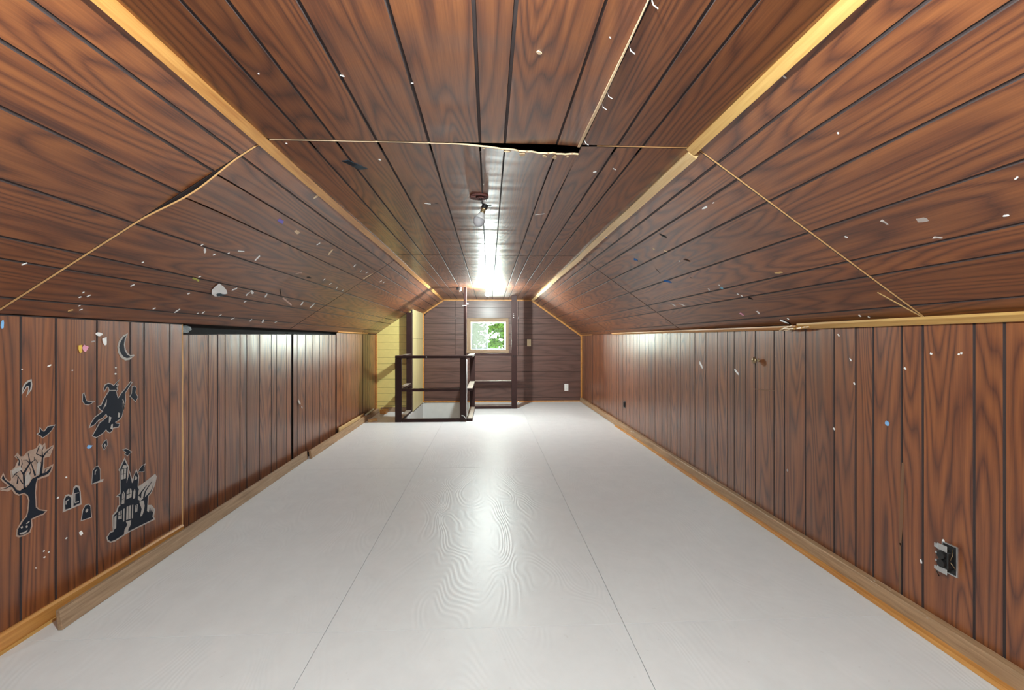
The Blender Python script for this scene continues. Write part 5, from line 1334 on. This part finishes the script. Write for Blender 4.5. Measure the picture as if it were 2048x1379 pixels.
# ------------------------------------------------------------------ scraps of tape, chips and holes
SURF = {'SL': (FR_SL, SGL, 0, 0.0053), 'SR': (FR_SR, SGR, 0, 0.0053), 'C': (FR_C, -1, 0, 0.0053), 'WL': (FR_WL, 1, 0, 0.0055),
        'WR': (FR_WR, -1, 0, 0.0055), 'WB': (frame((0, Y1, 0), (1, 0, 0), (0, 0, 1)), 1, 0, 0.0043)}
ORD = ['first', 'second', 'third', 'fourth', 'fifth', 'sixth', 'seventh', 'eighth', 'ninth', 'tenth', 'eleventh', 'twelfth', 'thirteenth', 'fourteenth', 'fifteenth']
SHARED = {}
for i, r in enumerate(SCRAPS):
    if r[7][0] == '*':
        row = 0
        if r[0] in ('SL', 'SR'):
            G = SL_G if r[0] == 'SL' else SR_G
            row = sum(1 for g_ in G[1:-1] if (r[1] + r[3]) / 2 > g_) + 1
        key = (r[7][1:], row)
        pos = (r[1] + r[3]) / 2 if r[0] in ('WL', 'WR') else (r[2] + r[4]) / 2
        SHARED.setdefault(key, []).append((pos, i))
UNIQUE = {}
for (base, row), lst in SHARED.items():
    for n_, (pos, i) in enumerate(sorted(lst)):
        tail = ORD[n_] + ' from the viewer'
        UNIQUE[i] = base + (', plank row %s up, %s' % (ORD[row - 1], tail) if row else ', ' + tail)
random.seed(21)
for si, (k, a0, b0, a1, b1, w, col, label, nm, cat) in enumerate(SCRAPS):
    fr, sg, _, lift = SURF[k]
    p = Vector((sg * a0, b0)); q = Vector((sg * a1, b1))
    d = q - p
    L_ = max(d.length, 0.004)
    d = d.normalized() if d.length > 1e-6 else Vector((1, 0))
    n = Vector((-d.y, d.x))
    flat = cat in ('hole', 'smudge', 'scuff', 'scrape', 'scratch', 'residue', 'stain')
    pts = []
    m = 5 if L_ > 2.5 * w else 4
    long_ = L_ > 0.12
    for i in range(m):
        t = i / (m - 1)
        ww = w / 2 * (random.uniform(0.75, 1.15) if 0 < i < m - 1 else random.uniform(0.35, 0.9))
        pts.append(p + d * (L_ * t + (0 if long_ else random.uniform(-.06, .06) * L_)) + n * ww)
    for i in range(m - 1, -1, -1):
        t = i / (m - 1)
        ww = w / 2 * (random.uniform(0.75, 1.15) if 0 < i < m - 1 else random.uniform(0.35, 0.9))
        pts.append(p + d * (L_ * t + (0 if long_ else random.uniform(-.06, .06) * L_)) - n * ww)
    pts = [(v.x, v.y) for v in pts]
    if k == 'WB':
        V0, F0 = slab_vf(pts, -lift - 0.003, -lift)
        fr2 = fr
    else:
        fr2 = fr
        V0, F0 = slab_vf(pts, lift, lift + (0.0006 if flat else 0.0022))
    grp = None
    if label[0] == '*':
        grp = label[1:].replace('small ', '').replace('tiny ', '').replace('scrap', 'scraps').replace('chip', 'chips').replace('dot', 'dots').replace('mark', 'marks').replace('hole', 'holes')
        label = UNIQUE[si]
    if k in ('SL', 'SR', 'C', 'WL', 'WR', 'WB') and cat == 'scrap' and not grp and L_ > 0.012 and not flat:
        # a lifting corner gives the scrap real relief
        mx = max(range(len(pts)), key=lambda i: pts[i][0] + pts[i][1])
        npt = len(pts)
        for idx in (mx, npt + mx):
            x, y, z = V0[idx]
            V0[idx] = (x, y, z + (0.006 if k != 'WB' else -0.004))
    o = local_obj(nm, V0, F0, M['s_' + col], fr2, (pts[0][0], pts[0][1], V0[0][2]), None)
    tag(o, label, cat, grp)

# white folded paper eye shape on the left slope
pp = empty('paper_cutout', tuple(FR_SL[0] + FR_SL[1] @ Vector((SGL * 0.34, 2.82, 0.006))), 'white curled paper cutout with a black patch on the left slope', 'paper')
V = []; Fc = []
outl = [(0.405, 2.735), (0.372, 2.742), (0.340, 2.760), (0.312, 2.795), (0.300, 2.840), (0.305, 2.885), (0.335, 2.925), (0.360, 2.880), (0.385, 2.810)]
def curl(s, y):
    return 0.008 + 0.35 * max(0.0, 0.345 - s) ** 1.2 + 0.02 * max(0, (2.77 - y)) / 0.04 * 0.2
n = len(outl)
for z in (0.0, 0.0012):
    V += [(SGL * s, y, curl(s, y) + z) for s, y in outl]
    V.append((SGL * 0.345, 2.83, 0.012 + z))
for i in range(n):
    j = (i + 1) % n
    Fc += [(i, j, n), (n + 1 + j, n + 1 + i, 2 * n + 1), (i, j, n + 1 + j, n + 1 + i)]
local_obj('paper', V, Fc, M['s_white'], FR_SL, (SGL * 0.34, 2.82, 0.006), pp)
patch = [(0.308, 2.850), (0.318, 2.826), (0.328, 2.830), (0.332, 2.850), (0.328, 2.880), (0.333, 2.912), (0.320, 2.895), (0.312, 2.880)]
V = []; n = len(patch)
for z in (0.0016, 0.0022):
    V += [(SGL * s, y, curl(s, y) + 0.0045 + z) for s, y in patch]
Fc = [tuple(range(n)), tuple(range(n, 2 * n))] + [(i, (i + 1) % n, n + (i + 1) % n, n + i) for i in range(n)]
local_obj('black_patch', V, Fc, M['s_duct'], FR_SL, (SGL * 0.34, 2.82, 0.006), pp)
# strip of dark blue tape on the flat ceiling
tp = empty('dark_tape', (-0.59, 2.11, 1.948), 'dark blue tape strip on the ceiling left of the torn seam', 'tape')
P = [(-0.634, 2.066), (-0.603, 2.052), (-0.545, 2.150), (-0.585, 2.168)]
v, f = slab_vf([(-x, y) for x, y in P], 0.0054, 0.0072)
local_obj('strip', v, f, M['s_duct'], FR_C, (0.59, 2.11, 0.005), tp)
P = [(-0.634, 2.066), (-0.603, 2.052), (-0.575, 2.098), (-0.600, 2.117)]
v, f = slab_vf([(-x, y) for x, y in P], 0.0073, 0.0085)
local_obj('folded_end', v, f, M['s_duct2'], FR_C, (0.59, 2.11, 0.005), tp)
# staples left hanging in the open ceiling seam
for q_, y in enumerate((1.05, 1.22, 1.45, 1.52, 1.80)):
    V, Fc = tube_vf([(0.366, y, 1.952), (0.372, y, 1.935), (0.384, y + 0.004, 1.930)], 0.0013, 5)
    o = mesh_obj('staple', V, Fc, M['s_white']); tag(o, 'bent white staple hanging from the long ceiling seam, %s from the viewer' % ORD[q_], 'staple', 'staples in the long ceiling seam')

# ------------------------------------------------------------------ trees outside the far window
random.seed(8)
def tree(x, y, h, clumps, label, size):
    """trunk plus leaf clumps given as (x, z, radius, leaves)"""
    root = empty('leafy_tree', (x, y, -3.0), label, 'tree')
    v, f = tube_vf([(x, y, -3.0), (x + 0.1, y, -0.5), (x - 0.05, y, 0.6), (x + 0.05, y + 0.1, h)], [0.16, 0.10, 0.05, 0.015], 8)
    mesh_obj('trunk', v, f, M['bark'], root)
    V = []; Fc = []
    for cx, cz, rad, nleaf in clumps:
        for i in range(nleaf):
            c = Vector((cx + random.gauss(0, rad), y + random.gauss(0, 0.25), cz + random.gauss(0, rad)))
            u = Vector((random.gauss(0, 1), random.gauss(0, 0.6), random.gauss(0, 1))).normalized()
            w_ = u.cross(Vector((random.gauss(0, 0.5), random.gauss(0, 1) + 1.2, random.gauss(0, 0.5)))).normalized()
            s_ = size * random.uniform(0.6, 1.3)
            k = len(V)
            nn = u.cross(w_) * s_ * 0.12
            V += [tuple(c - u * s_), tuple(c + w_ * s_ * 0.5 + nn), tuple(c + u * s_), tuple(c - w_ * s_ * 0.5 + nn)]
            Fc += [(k, k + 1, k + 2), (k, k + 2, k + 3)]
    o = mesh_obj('foliage', V, Fc, M['leaf'], root)
    o['kind'] = 'stuff'
tree(0.42, 12.2, 1.9, [(0.30, 1.54, 0.075, 190), (0.14, 1.07, 0.085, 260), (0.40, 1.30, 0.05, 70), (0.05, 1.45, 0.05, 60), (0.65, 1.2, 0.25, 500), (0.3, 2.3, 0.3, 500), (0.5, 0.4, 0.35, 700)],
     'leafy tree seen through the right pane of the far window', 0.06)
tree(-0.75, 13.6, 1.9, [(-0.55, 1.5, 0.25, 400), (-0.9, 1.0, 0.35, 600), (-0.5, 0.5, 0.35, 400)], 'second leafy tree behind the milky left pane', 0.08)
